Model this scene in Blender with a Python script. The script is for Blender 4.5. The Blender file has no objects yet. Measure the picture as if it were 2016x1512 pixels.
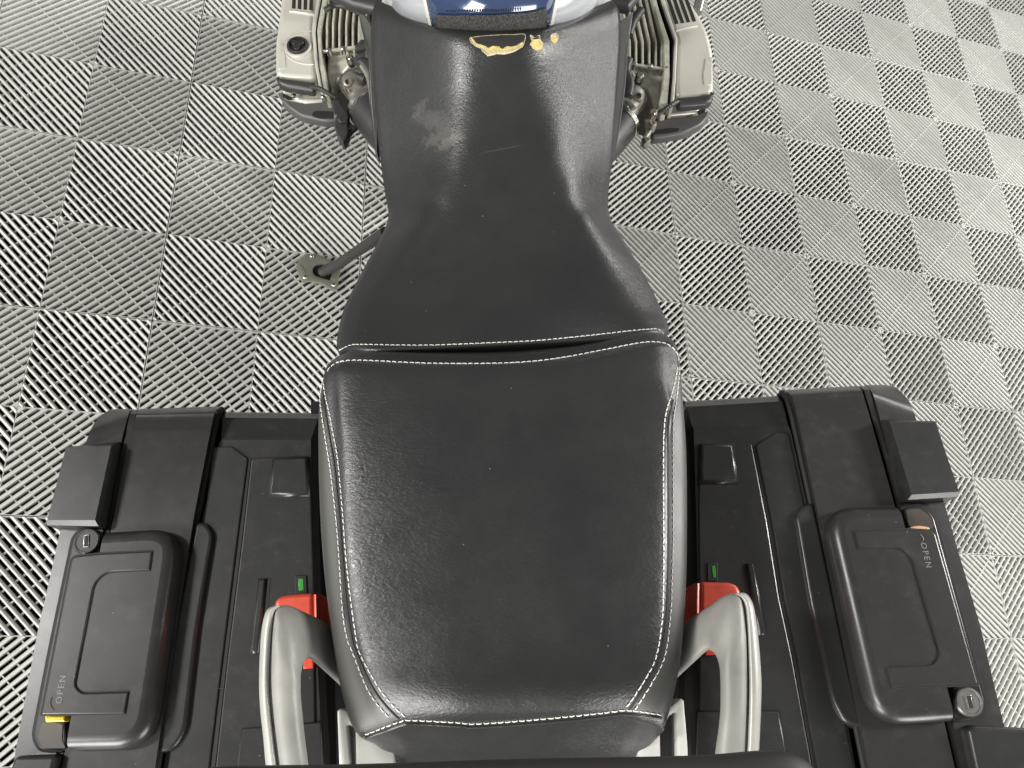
import bpy, bmesh, math, random
from mathutils import Vector, Matrix
from mathutils.bvhtree import BVHTree
from mathutils.geometry import tessellate_polygon
random.seed(4)
R = math.radians
sc = bpy.context.scene

# ------------------------------------------------------------------ camera
BM = ((0.9997955322858804, -0.016414553515141317, 0.011809151285838005),
      (-0.01961446820758555, -0.9292141446560517, 0.36902079346299144),
      (0.00491591884868569, -0.3691769708473441, -0.9293461131020306))
F, H = 1572.4531, 1.6419414          # focal length in photo pixels, camera height in the bike's own frame
LEAN = math.asin(0.291183)            # the bike leans left on its side stand
LEANM = Matrix.Rotation(-LEAN, 4, 'Y')
B3 = Matrix(BM)
cd = bpy.data.cameras.new('camera'); cam = bpy.data.objects.new('camera', cd)
sc.collection.objects.link(cam); sc.camera = cam
cd.sensor_width = 36; cd.lens = F / 2016 * 36; cd.clip_start = 0.02; cd.clip_end = 60
cx, cy, cz = B3.col[0], B3.col[1], B3.col[2]
rot = Matrix((cx, -cy, -cz)).transposed().to_4x4()
cam.matrix_world = LEANM @ Matrix.Translation((0, 0, H)) @ rot

# ------------------------------------------------------------------ light
w = bpy.data.worlds.new('World'); sc.world = w; w.use_nodes = True
w.node_tree.nodes['Background'].inputs[0].default_value = (1.0, 0.985, 0.955, 1)
w.node_tree.nodes['Background'].inputs[1].default_value = 0.24
sc.view_settings.view_transform = 'Standard'; sc.view_settings.look = 'None'
sc.view_settings.exposure = 0.0; sc.view_settings.gamma = 1.0
def area(name, loc, target, sx, sy, power, col=(1, .98, .94)):
    l = bpy.data.lights.new(name, 'AREA'); l.shape = 'RECTANGLE'; l.size = sx; l.size_y = sy
    l.energy = power; l.color = col
    o = bpy.data.objects.new(name, l); sc.collection.objects.link(o); o.location = loc
    d = Vector(target) - Vector(loc); o.rotation_euler = d.to_track_quat('-Z', 'Y').to_euler()
    return o
area('overhead_lamp', (-4.2, 0.50, 2.7), (-0.6, 0.6, 0.5), 0.5, 0.6, 135)
area('overhead_lamp', (2.15, 0.60, 2.7), (0.0, 0.6, 0.5), 0.40, 0.6, 84)
area('overhead_lamp', (4.6, 4.2, 2.6), (0.2, 0.6, 0.0), 2.4, 0.9, 120)
area('overhead_lamp', (3.3, 0.9, 2.7), (1.6, 0.9, 0.0), 0.5, 1.6, 55)  # added overhead fill to brighten the floor on the right
area('overhead_lamp', (-4.0, -2.1, 2.6), (0.2, 0.9, 0.0), 1.4, 0.8, 200)
area('rear_fill', (-1.75, -2.3, 0.95), (-0.5, 0.3, 0.7), 1.0, 1.2, 92)  # unseen area light added behind to brighten rear-facing edges
area('rear_fill', (1.45, -2.3, 1.2), (0.2, 0.3, 0.7), 1.4, 1.2, 76)  # second added area light behind, for rear edges on the right
area('side_fill', (-3.9, 0.6, 0.9), (0, 0.6, 0.8), 3.2, 1.3, 20)  # unseen area light added at the side to lighten the seat flanks
area('side_fill', (4.2, 0.4, 0.9), (0, 0.4, 0.8), 3.2, 1.3, 27)  # added side fill for the right flanks, no lamp known there

# ------------------------------------------------------------------ helpers
def U(px, py, z):                     # point of the bike's own frame at height z
    d = B3 @ Vector(((px - 1008) / F, (py - 756) / F, 1))
    t = (z - H) / d.z
    return Vector((0, 0, H)) + d * t
LI = LEANM.inverted()
CAMW = LEANM @ Vector((0, 0, H))
def FL(px, py, z=0.0):                # point on the floor (world height z), bike frame coordinates
    d = LEANM.to_3x3() @ (B3 @ Vector(((px - 1008) / F, (py - 756) / F, 1)))
    t = (z - CAMW.z) / d.z
    return LI @ (CAMW + d * t)
def P(pts, z): return [U(p[0], p[1], p[2] if len(p) > 2 else z) for p in pts]

def link(name, me, parent=None, mat=None):
    o = bpy.data.objects.new(name, me); sc.collection.objects.link(o)
    if parent: o.parent = parent
    if mat: me.materials.append(mat)
    return o
def tag(o, label=None, cat=None, group=None, kind=None):
    if label: o['label'] = label
    if cat: o['category'] = cat
    if group: o['group'] = group
    if kind: o['kind'] = kind
    return o
def empty(name, loc=(0, 0, 0)):
    o = bpy.data.objects.new(name, None); sc.collection.objects.link(o); o.location = loc
    o.empty_display_size = 0.1
    return o

def area2(p): return sum(p[i].x * p[(i + 1) % len(p)].y - p[(i + 1) % len(p)].x * p[i].y for i in range(len(p))) / 2
def rounded(pts, r, n=5):             # round the corners of a closed outline
    out = []; N = len(pts)
    for i, p in enumerate(pts):
        ri = r[i] if isinstance(r, (list, tuple)) else r
        a, b = pts[i - 1], pts[(i + 1) % N]
        va, vb = (a - p), (b - p)
        la, lb = va.length, vb.length
        if ri <= 0 or la < 1e-6 or lb < 1e-6: out.append(p.copy()); continue
        k = min(ri, la * 0.45, lb * 0.45)
        s, e = p + va / la * k, p + vb / lb * k
        for j in range(n + 1):
            t = j / n
            out.append(s * (1 - t) ** 2 + p * 2 * t * (1 - t) + e * t ** 2)
    return out
def inset(pts, d, flat=False):        # pts counter-clockwise seen from above; flat: the closing edge stays
    N = len(pts); out = []
    for i, p in enumerate(pts):
        a, b = pts[i - 1], pts[(i + 1) % N]
        e1 = Vector((p.x - a.x, p.y - a.y)); e2 = Vector((b.x - p.x, b.y - p.y))
        if e1.length < 1e-9 or e2.length < 1e-9: out.append(p.copy()); continue
        n1 = Vector((-e1.y, e1.x)).normalized(); n2 = Vector((-e2.y, e2.x)).normalized()
        if flat and i in (0, N - 1):
            d1, d2 = (0, d) if i == 0 else (d, 0)
            det = n1.x * n2.y - n1.y * n2.x
            if abs(det) > 0.2:
                out.append(Vector((p.x + (d1 * n2.y - d2 * n1.y) / det, p.y + (n1.x * d2 - n2.x * d1) / det, p.z))); continue
        m = n1 + n2
        if m.length < 1e-6: m = n1
        m.normalize(); c = max(0.45, m.dot(n1))
        out.append(Vector((p.x + m.x * d / c, p.y + m.y * d / c, p.z)))
    return out

class MB:
    def __init__(s): s.v = []; s.f = []; s.tess = True; s.flat = []
    def add(s, vs, fs):
        o = len(s.v); s.v += [tuple(v) for v in vs]; s.f += [tuple(i + o for i in f) for f in fs]; return s
    def loop_rings(s, rings, cap0=True, cap1=True, closed=True):
        n = len(rings[0]); vs = [p for r in rings for p in r]; fs = []
        for k in range(len(rings) - 1):
            for i in range(n if closed else n - 1):
                j = (i + 1) % n
                fs.append((k * n + i, k * n + j, (k + 1) * n + j, (k + 1) * n + i))
        for on, base, rv in ((cap0, 0, True), (cap1, (len(rings) - 1) * n, False)):
            if not on: continue
            f0 = len(s.f) + len(fs)
            if n <= 8 or not s.tess: s.flat.append(f0); fs.append(tuple(base + i for i in (reversed(range(n)) if rv else range(n)))); continue
            for t in tessellate_polygon([[Vector(p) for p in rings[0 if rv else -1]]]):
                s.flat.append(len(s.f) + len(fs)); fs.append(tuple(base + i for i in t))
        return s.add(vs, fs)
    def prism(s, pts, depth, bevel=0.0, seg=3, taper=0.0, flat=False):
        pts = [Vector(p) for p in pts]
        if area2(pts) < 0: pts = pts[::-1]
        rings = [[Vector((p.x, p.y, p.z - depth)) for p in inset(pts, -taper)]]
        if bevel > 0:
            for k in range(seg + 1):
                a = k / seg * math.pi / 2
                q = inset(pts, bevel * (1 - math.cos(a)), flat)
                rings.append([Vector((p.x, p.y, p.z - bevel * (1 - math.sin(a)))) for p in q])
        else: rings.append(pts)
        return s.loop_rings(rings)
    def ringprism(s, outer, inner, depth, bevel=0.0, seg=3):   # outline with a hole; same number of points
        o = [Vector(p) for p in outer]; i = [Vector(p) for p in inner]
        if area2(o) < 0: o = o[::-1]
        if area2(i) < 0: i = i[::-1]
        rings = [[Vector((p.x, p.y, p.z - depth)) for p in o]]
        for k in range(seg + 1):
            a = k / seg * math.pi / 2
            rings.append([Vector((p.x, p.y, p.z - bevel * (1 - math.sin(a)))) for p in inset(o, bevel * (1 - math.cos(a)))])
        for k in range(seg, -1, -1):
            a = k / seg * math.pi / 2
            rings.append([Vector((p.x, p.y, p.z - bevel * (1 - math.sin(a)))) for p in inset(i, -bevel * (1 - math.cos(a)))])
        rings.append([Vector((p.x, p.y, p.z - depth)) for p in i])
        rings.append(rings[0])
        return s.loop_rings(rings, False, False)
    def sheet(s, rows, depth=0.02):
        nr, nc = len(rows), len(rows[0]); vs = [p for r in rows for p in r]; fs = []
        for i in range(nr - 1):
            for j in range(nc - 1):
                fs.append((i * nc + j, i * nc + j + 1, (i + 1) * nc + j + 1, (i + 1) * nc + j))
        if depth:
            border = [j for j in range(nc)] + [i * nc + nc - 1 for i in range(1, nr)] + \
                     [(nr - 1) * nc + j for j in range(nc - 2, -1, -1)] + [i * nc for i in range(nr - 2, 0, -1)]
            b0 = len(vs)
            for k in border: vs.append(Vector(vs[k]) - Vector((0, 0, depth)))
            for k in range(len(border)):
                l = (k + 1) % len(border)
                fs.append((border[k], border[l], b0 + l, b0 + k))
        return s.add(vs, fs)
    def tube(s, path, r, n=10, cap=True, flat=1.0, up=None):
        path = [Vector(p) for p in path]; m = len(path); rings = []
        prev = None
        for i, p in enumerate(path):
            t = (path[min(i + 1, m - 1)] - path[max(i - 1, 0)]).normalized()
            if up is not None: a = Vector(up) - t * t.dot(Vector(up)); a.normalize()
            elif prev is None:
                a = t.orthogonal().normalized()
            else: a = (prev - t * prev.dot(t)).normalized()
            prev = a; b = t.cross(a)
            ri = r[i] if isinstance(r, (list, tuple)) else r
            rings.append([p + a * math.cos(k / n * 2 * math.pi) * ri * flat + b * math.sin(k / n * 2 * math.pi) * ri for k in range(n)])
        return s.loop_rings(rings, cap, cap)
    def lathe(s, c, axis, prof, n=28):    # prof = [(radius, height along axis)]
        c = Vector(c); ax = Vector(axis).normalized(); a = ax.orthogonal().normalized(); b = ax.cross(a)
        rings = [[c + ax * h + (a * math.cos(k / n * 2 * math.pi) + b * math.sin(k / n * 2 * math.pi)) * r for k in range(n)] for r, h in prof]
        return s.loop_rings(rings)
    def box(s, c, sx, sy, sz, rz=0.0):
        c = Vector(c); m = Matrix.Rotation(rz, 3, 'Z')
        q = [c + m @ Vector((x * sx / 2, y * sy / 2, 0)) for x, y in ((-1, -1), (1, -1), (1, 1), (-1, 1))]
        q = [Vector((p.x, p.y, c.z + sz / 2)) for p in q]
        return s.prism(q, sz, min(sx, sy, sz) * 0.12, 2)
    def build(s, name, mat, parent=None, angle=38, smooth=True):
        me = bpy.data.meshes.new(name); me.from_pydata(s.v, [], s.f)
        bm = bmesh.new(); bm.from_mesh(me)
        bmesh.ops.recalc_face_normals(bm, faces=bm.faces); bm.to_mesh(me); bm.free()
        if smooth:
            sm = [True] * len(me.polygons)
            me.polygons.foreach_set('use_smooth', sm)
            me.set_sharp_from_angle(angle=R(angle))
            for i in s.flat: sm[i] = False
            me.polygons.foreach_set('use_smooth', sm)
        me.update()
        return link(name, me, parent, mat)

def cr(p0, p1, p2, p3, t):
    return 0.5 * ((2 * p1) + (-p0 + p2) * t + (2 * p0 - 5 * p1 + 4 * p2 - p3) * t * t + (-p0 + 3 * p1 - 3 * p2 + p3) * t ** 3)
def spline(pts, n):                   # n steps per span
    pts = [Vector(p) for p in pts]; out = []
    for i in range(len(pts) - 1):
        a = pts[max(i - 1, 0)]; d = pts[min(i + 2, len(pts) - 1)]
        for k in range(n): out.append(cr(a, pts[i], pts[i + 1], d, k / n))
    out.append(pts[-1]); return out
def surf(rows, nu, nv):
    rr = [spline(r, nv) for r in rows]
    cols = [spline([rr[i][j] for i in range(len(rr))], nu) for j in range(len(rr[0]))]
    return [[cols[j][i] for j in range(len(cols))] for i in range(len(cols[0]))]

# ------------------------------------------------------------------ materials
def nodes(name):
    m = bpy.data.materials.new(name); m.use_nodes = True
    nt = m.node_tree; return m, nt, nt.nodes['Principled BSDF']
def N(nt, t, **kw):
    n = nt.nodes.new(t)
    for k, v in kw.items():
        if k.startswith('i_'): n.inputs[int(k[2:])].default_value = v
        else: setattr(n, k, v)
    return n
def ramp(nt, fac, stops):
    r = nt.nodes.new('ShaderNodeValToRGB'); e = r.color_ramp.elements
    e[0].position, e[0].color = stops[0][0], (*stops[0][1], 1) if len(stops[0][1]) == 3 else stops[0][1]
    e[1].position, e[1].color = stops[-1][0], (*stops[-1][1], 1)
    for p, c in stops[1:-1]:
        x = e.new(p); x.color = (*c, 1)
    nt.links.new(fac, r.inputs[0]); return r.outputs[0]
def mixc(nt, fac, a, b):
    m = nt.nodes.new('ShaderNodeMix'); m.data_type = 'RGBA'
    for s, v in ((0, fac), (6, a), (7, b)):
        if hasattr(v, 'links'): nt.links.new(v, m.inputs[s])
        elif s == 0: m.inputs[0].default_value = v
        else: m.inputs[s].default_value = (*v, 1)
    return m.outputs[2]
def noise(nt, scale, detail=3, vec=None, rough=0.5, dist=0.0):
    t = nt.nodes.new('ShaderNodeTexNoise'); t.inputs['Scale'].default_value = scale
    t.inputs['Detail'].default_value = detail; t.inputs['Roughness'].default_value = rough
    t.inputs['Distortion'].default_value = dist
    if vec is not None: nt.links.new(vec, t.inputs['Vector'])
    return t
def objco(nt, scale=(1, 1, 1)):
    c = nt.nodes.new('ShaderNodeTexCoord'); m = nt.nodes.new('ShaderNodeMapping')
    m.inputs['Scale'].default_value = scale; nt.links.new(c.outputs['Object'], m.inputs[0]); return m.outputs[0]
def bump(nt, bsdf, h, strength, dist=0.001, prev=None):
    b = nt.nodes.new('ShaderNodeBump'); b.inputs['Strength'].default_value = strength
    b.inputs['Distance'].default_value = dist; nt.links.new(h, b.inputs['Height'])
    if prev: nt.links.new(prev, b.inputs['Normal'])
    nt.links.new(b.outputs[0], bsdf.inputs['Normal']); return b.outputs[0]
def math_(nt, op, a, b=None):
    m = nt.nodes.new('ShaderNodeMath'); m.operation = op
    for i, v in enumerate((a, b)):
        if v is None: continue
        if hasattr(v, 'links'): nt.links.new(v, m.inputs[i])
        else: m.inputs[i].default_value = v
    return m.outputs[0]
def smudge(nt, co, centre, radii, rot, col_in, colour, strength, nscale=60, wob=0.6):
    """a stain with a ragged outline round one spot of the surface"""
    mp = nt.nodes.new('ShaderNodeMapping'); mp.vector_type = 'TEXTURE'
    mp.inputs['Location'].default_value = centre; mp.inputs['Rotation'].default_value = (0, 0, rot)
    mp.inputs['Scale'].default_value = radii; nt.links.new(co, mp.inputs[0])
    ln = nt.nodes.new('ShaderNodeVectorMath'); ln.operation = 'LENGTH'; nt.links.new(mp.outputs[0], ln.inputs[0])
    n = noise(nt, nscale, 5, co, 0.7)
    d = math_(nt, 'ADD', ln.outputs['Value'], math_(nt, 'MULTIPLY', math_(nt, 'SUBTRACT', n.outputs[0], 0.5), wob * 2))
    f = ramp(nt, d, [(0.55, (strength,) * 3), (1.0, (0, 0, 0))])
    return mixc(nt, f, col_in, colour)

def simple(name, col, rough=0.5, metal=0.0, var=0.12, bumps=0.0, bscale=900, spec=0.5, coat=0.0, dust=0.0, scale=14):
    m, nt, b = nodes(name); co = objco(nt)
    n = noise(nt, scale, 5, co, 0.6)
    c = ramp(nt, n.outputs[0], [(0.3, tuple(x * (1 - var) for x in col)), (0.7, tuple(min(1, x * (1 + var)) for x in col))])
    if dust:
        n2 = noise(nt, 45, 8, co, 0.75); f = ramp(nt, n2.outputs[0], [(0.52, (0, 0, 0)), (0.8, (dust,) * 3)])
        c = mixc(nt, f, c, (0.22, 0.21, 0.19))
        n3 = nt.nodes.new('ShaderNodeTexVoronoi'); n3.inputs['Scale'].default_value = 70; nt.links.new(co, n3.inputs['Vector'])
        f3 = ramp(nt, n3.outputs['Distance'], [(0.03, (0.7,) * 3), (0.05, (0, 0, 0))])
        n4 = noise(nt, 9, 2, co); f4 = ramp(nt, n4.outputs[0], [(0.55, (0, 0, 0)), (0.6, (1, 1, 1))])
        c = mixc(nt, math_(nt, 'MULTIPLY', f3, f4), c, (0.3, 0.29, 0.27))
    nt.links.new(c, b.inputs['Base Color'])
    nr = noise(nt, scale * 2.3, 6, co, 0.65)
    mr = nt.nodes.new('ShaderNodeMapRange'); mr.inputs[3].default_value = max(0.03, rough - 0.07); mr.inputs[4].default_value = min(1, rough + 0.07)
    nt.links.new(nr.outputs[0], mr.inputs[0]); nt.links.new(mr.outputs[0], b.inputs['Roughness'])
    b.inputs['Metallic'].default_value = metal; b.inputs['Specular IOR Level'].default_value = spec
    if coat: b.inputs['Coat Weight'].default_value = coat; b.inputs['Coat Roughness'].default_value = 0.08
    if bumps: bump(nt, b, noise(nt, bscale, 3, co).outputs[0], bumps, 0.0006)
    return m

def leather(name, kind):
    m, nt, b = nodes(name); co = objco(nt)
    big = noise(nt, 7, 4, co, 0.6)
    c = ramp(nt, big.outputs[0], [(0.3, (0.0125, 0.0135, 0.0140)), (0.7, (0.0195, 0.0197, 0.0195))])
    if kind == 'rider':
        p = U(845, 190, 0.86); c = smudge(nt, co, p, (0.035, 0.012, 0.2), R(-40), c, (0.085, 0.08, 0.072), 0.42, 150, 1.1)
        p = U(818, 170, 0.85); c = smudge(nt, co, p, (0.016, 0.010, 0.2), R(30), c, (0.085, 0.08, 0.072), 0.4, 180, 1.2)
        p = U(862, 235, 0.85); c = smudge(nt, co, p, (0.030, 0.011, 0.2), R(-15), c, (0.10, 0.09, 0.08), 0.42, 170, 1.2)
        p = U(885, 262, 0.84); c = smudge(nt, co, p, (0.022, 0.009, 0.2), R(8), c, (0.11, 0.10, 0.085), 0.5, 190, 0.9)
        p = U(985, 290, 0.835); c = smudge(nt, co, p, (0.035, 0.0012, 0.2), R(10), c, (0.20, 0.19, 0.17), 0.09, 220, 0.8)
    else:
        for q, r, a in (((870, 950), (0.03, 0.012), 20), ((1010, 1010), (0.012, 0.006), 50), ((1110, 960), (0.02, 0.02), 0), ((1010, 840), (0.01, 0.02), 0), ((880, 1085), (0.009, 0.007), 0), ((1195, 820), (0.02, 0.008), 40)):
            c = smudge(nt, co, U(*q, 0.88), (*r, 0.2), R(a), c, (0.010, 0.011, 0.012), 0.4, 60, 0.9)
    # a few specks of lint
    v = nt.nodes.new('ShaderNodeTexVoronoi'); v.inputs['Scale'].default_value = 38; nt.links.new(co, v.inputs['Vector'])
    sp = ramp(nt, v.outputs['Distance'], [(0.022, (0.5,) * 3), (0.034, (0, 0, 0))])
    c = mixc(nt, sp, c, (0.25, 0.24, 0.23))
    nt.links.new(c, b.inputs['Base Color'])
    rn = noise(nt, 26, 5, co, 0.65)
    rr = ramp(nt, rn.outputs[0], [(0.3, (0.30,) * 3), (0.75, (0.40,) * 3)])
    nt.links.new(rr, b.inputs['Roughness']); b.inputs['Specular IOR Level'].default_value = 0.62
    # pebbled grain with short cross creases
    co2 = objco(nt, (0.55, 1.0, 1.0))
    g = nt.nodes.new('ShaderNodeTexVoronoi'); g.feature = 'SMOOTH_F1'; g.inputs['Scale'].default_value = 520; nt.links.new(co2, g.inputs['Vector'])
    b1 = bump(nt, b, g.outputs['Distance'], 0.15, 0.0011)
    cre = noise(nt, 210, 6, co2, 0.7, 1.2)
    b2 = bump(nt, b, ramp(nt, cre.outputs[0], [(0.35, (0, 0, 0)), (0.55, (1, 1, 1))]), 0.14, 0.0009, b1)
    w_ = noise(nt, 16, 3, co); bump(nt, b, w_.outputs[0], 0.18, 0.006, b2)
    return m

M = {}
M['leather_rider'] = leather('black_leather_rider', 'rider')
M['leather_pillion'] = leather('black_leather_pillion', 'pillion')
M['vinyl'] = simple('grey_side_vinyl', (0.044, 0.045, 0.040), 0.46, var=0.08, bumps=0.15, bscale=700)
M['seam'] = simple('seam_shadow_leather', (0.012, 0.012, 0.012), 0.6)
M['thread'] = simple('cream_thread', (0.72, 0.71, 0.65), 0.7, bumps=0.3)
M['foam'] = simple('yellow_foam', (0.47, 0.38, 0.15), 0.9, var=0.3, bumps=0.8, bscale=420, scale=160)
M['fray'] = simple('frayed_backing', (0.46, 0.41, 0.27), 0.9, var=0.25, bumps=0.5, scale=200)
M['plastic'] = simple('black_plastic', (0.0185, 0.0188, 0.0185), 0.31, var=0.10, bumps=0.08, bscale=1500, dust=0.10)
M['plastic_lid'] = simple('dark_brown_black_plastic', (0.0205, 0.0200, 0.0190), 0.32, var=0.10, bumps=0.08, bscale=1500, dust=0.10)
M['plastic_side'] = simple('grey_black_side_plastic', (0.075, 0.073, 0.07), 0.42, var=0.12, bumps=0.2)
M['gap'] = simple('black_gap_shade_and_parts', (0.006, 0.006, 0.006), 0.7)  # near-black; paints the shade of gaps and holes, also black parts
M['rubber'] = simple('engine_rubber', (0.03, 0.029, 0.028), 0.42, var=0.25)
M['well'] = simple('brown_black_recess', (0.045, 0.037, 0.028), 0.4)
M['alu'] = simple('champagne_painted_aluminium', (0.50, 0.485, 0.43), 0.34, 0.2, var=0.08, bumps=0.05, scale=9, spec=0.6)
M['fin'] = simple('cast_aluminium_fins', (0.50, 0.48, 0.41), 0.36, 0.3, var=0.25, scale=60)
M['cast'] = simple('grey_cast_alloy', (0.27, 0.255, 0.225), 0.42, 0.6, var=0.25, bumps=0.2, scale=60)
M['fin_dark'] = simple('shade_dark_barrel_and_slots', (0.012, 0.010, 0.006), 0.7, var=0.4, scale=60)  # near-black: shade between fins and in vent slots put into the colour
M['steel'] = simple('bright_steel', (0.62, 0.60, 0.56), 0.25, 1.0, var=0.1)
M['rail'] = simple('silver_grab_rail_paint', (0.225, 0.219, 0.205), 0.52, 0.15, var=0.16, scale=22, coat=0.0)
M['flange'] = simple('rail_flange_paint', (0.36, 0.355, 0.33), 0.36, 0.15, var=0.08)
M['carrier'] = simple('silver_white_carrier_paint', (0.50, 0.495, 0.47), 0.34, 0.15, var=0.05)
M['tank'] = simple('silver_tank_paint', (0.56, 0.58, 0.62), 0.22, 0.5, var=0.03, coat=0.8)
M['tank_blue'] = simple('dark_blue_tank_paint', (0.034, 0.055, 0.12), 0.12, 0.3, var=0.06, coat=1.0)
M['red'] = simple('worn_red_plastic', (0.50, 0.062, 0.035), 0.34, var=0.12, scale=60)
M['green'] = simple('green_indicator', (0.03, 0.26, 0.03), 0.35)
M['yellow'] = simple('yellow_plastic_tab', (0.85, 0.56, 0.03), 0.4)
M['tan'] = simple('faded_orange_tab', (0.66, 0.40, 0.20), 0.45)
M['plate'] = simple('anodised_stand_plate', (0.34, 0.325, 0.27), 0.36, 0.75, var=0.1)
M['lock_pale'] = simple('pale_lock_metal', (0.15, 0.148, 0.14), 0.4, 0.5)
M['lettering'] = simple('worn_embossed_lettering', (0.16, 0.16, 0.155), 0.4)
M['lock'] = simple('lock_cylinder_metal', (0.10, 0.10, 0.10), 0.3, 0.8)
def floor_mat():
    m, nt, b = nodes('grey_floor_plastic')
    g = nt.nodes.new('ShaderNodeNewGeometry'); oi = nt.nodes.new('ShaderNodeObjectInfo')
    n = noise(nt, 3.2, 6, g.outputs['Position'], 0.65); d = noise(nt, 38, 5, g.outputs['Position'], 0.7)
    c = ramp(nt, n.outputs[0], [(0.3, (0.37, 0.37, 0.352)), (0.7, (0.445, 0.442, 0.418))])
    c = mixc(nt, ramp(nt, d.outputs[0], [(0.55, (0, 0, 0)), (0.78, (0.45,) * 3)]), c, (0.20, 0.19, 0.165))
    hs = nt.nodes.new('ShaderNodeHueSaturation'); nt.links.new(c, hs.inputs['Color'])
    nt.links.new(math_(nt, 'ADD', math_(nt, 'MULTIPLY', oi.outputs['Random'], 0.12), 0.94), hs.inputs['Value'])
    nt.links.new(hs.outputs[0], b.inputs['Base Color']); b.inputs['Roughness'].default_value = 0.30
    b.inputs['Specular IOR Level'].default_value = 0.6
    bump(nt, b, noise(nt, 600, 3, g.outputs['Position']).outputs[0], 0.12, 0.0005); return m
M['floor'] = floor_mat()
M['subfloor'] = simple('shade_dark_concrete_below_tiles', (0.012, 0.011, 0.009), 0.9)  # concrete darkened so its colour carries the shade of the rib gaps
M['rack'] = simple('dark_rack_plastic', (0.016, 0.012, 0.011), 0.6)
def mesh_mat():
    m, nt, b = nodes('black_woven_fabric'); co = objco(nt)
    n = noise(nt, 520, 3, co, 0.6); n2 = noise(nt, 240, 4, co, 0.7)
    c = ramp(nt, n.outputs[0], [(0.38, (0.008, 0.008, 0.008)), (0.62, (0.055, 0.052, 0.047))])
    c = mixc(nt, ramp(nt, n2.outputs[0], [(0.64, (0, 0, 0)), (0.74, (0.5,) * 3)]), c, (0.26, 0.25, 0.22))
    nt.links.new(c, b.inputs['Base Color']); b.inputs['Roughness'].default_value = 0.9
    bump(nt, b, n.outputs[0], 0.8, 0.001); return m
M['fabric'] = mesh_mat()

# ------------------------------------------------------------------ floor of ribbed drain tiles
G0 = Vector((-0.724753783, 1.51720973, 0))
floor = MB().sheet([[Vector((-4, -4, -0.021)), Vector((8, -4, -0.021))], [Vector((-4, 6, -0.021)), Vector((8, 6, -0.021))]], 0.02).build('ground', M['subfloor'])
tag(floor, kind='structure')
fl = empty('floor'); tag(fl, kind='structure')
def tile_mesh():
    b = MB(); q = 0.2; a0, a1 = 0.0004, 0.1991
    pitch = q / 11; hw = 0.0036
    prof = [(-hw, -.013), (-hw, -.0048), (-hw * .84, -.0026), (-hw * .5, -.0008), (0, 0), (hw * .5, -.0008), (hw * .84, -.0026), (hw, -.0048), (hw, -.013)]
    def seg(d):
        if d <= a1: return (max(a0, 0), d), (d, max(a0, 0))
        return (d - a1, a1), (a1, d - a1)
    for sx in (-1, 1):
        for sy in (-1, 1):
            T = lambda x, y, z: (sx * x, sy * y, z)
            for k in range(22):
                d = (k + 0.5) * pitch
                vs = []
                for o, z in prof:
                    dd = min(max(d + o * math.sqrt(2), 0.001), 2 * a1 - 0.0005)
                    (x1, y1), (x2, y2) = seg(dd)
                    vs += [T(x1, y1, z), T(x2, y2, z)]
                fs = []
                for i in range(len(prof) - 1):
                    f = (2 * i, 2 * i + 1, 2 * i + 3, 2 * i + 2)
                    fs.append(f if sx * sy > 0 else f[::-1])
                b.add(vs, fs)
            # cross bars under the ribs and the thin midline bar
            for k in range(-5, 6):
                c = k * 0.0257 * math.sqrt(2); hwb = 0.0014 * 1.41 if k else 0.0009 * 1.41; zt = -0.0060 if k else -0.0024
                pts = []
                for cc in (c - hwb, c + hwb):
                    if cc >= 0: p1, p2 = (a0, a0 + cc), (a1 - cc, a1)
                    else: p1, p2 = (a0 - cc, a0), (a1, a1 + cc)
                    pts.append((p1, p2))
                vs = []
                for z in (zt, -0.013):
                    for (p1, p2) in pts: vs += [T(*p1, z), T(*p2, z)]
                b.add(vs, [(0, 1, 3, 2), (0, 4, 5, 1), (2, 3, 7, 6)])
            # rims along the tile's outer edge (x = a1 and y = a1), thin walls on the inner cross
            for (x0, x1, zt) in ((a1 - 0.0013, a1, -0.0012), (0.0, 0.0007, -0.0022)):
                vs = [T(x0, 0, zt), T(x1, 0, zt), T(x1, a1, zt), T(x0, a1, zt), T(x0, 0, -.013), T(x1, 0, -.013), T(x1, a1, -.013), T(x0, a1, -.013)]
                b.add(vs, [(0, 1, 2, 3), (0, 3, 7, 4), (1, 5, 6, 2)])
                vs = [T(0, x0, zt), T(0, x1, zt), T(a1, x1, zt), T(a1, x0, zt), T(0, x0, -.013), T(0, x1, -.013), T(a1, x1, -.013), T(a1, x0, -.013)]
                b.add(vs, [(0, 1, 2, 3), (0, 3, 7, 4), (1, 5, 6, 2)])
            # connector boss at the outer corner
            b.prism([Vector(T(a1 - 0.012, a1, -0.0025)), Vector(T(a1, a1, -0.0025)), Vector(T(a1, a1 - 0.012, -0.0025))], 0.01)
    # star boss in the middle of the tile
    b.lathe((0, 0, -0.013), (0, 0, 1), [(0.0062, 0), (0.0062, 0.0095), (0.005, 0.0105), (0.0005, 0.0105)], 8)
    return b
tm = tile_mesh().build('floor_tile', M['floor'], fl, angle=60)
first = True; rnd = random.Random(2)
for i in range(-5, 19, 2):
    for j in range(-7, 13, 2):
        c = G0 + Vector((0.2 * i, -0.2 * j, 0))
        # keep the tiles the photograph can see (and one ring more)
        v = LI @ (c - Vector((0, 0, 0))); cc = B3.transposed() @ (v - Vector((0, 0, H)))
        if cc.z < 0.1: continue
        X, Y = 1008 + F * cc.x / cc.z, 756 + F * cc.y / cc.z
        if not (-520 < X < 2420 and -420 < Y < 2050): continue
        if first: o = tm; first = False
        else:
            o = tm.copy(); sc.collection.objects.link(o)
        o.location = (c.x, c.y, rnd.uniform(-.0004, .0004)); o.rotation_euler = (rnd.uniform(-.0012, .0012), rnd.uniform(-.0012, .0012), 0)
        o.parent = fl

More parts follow.
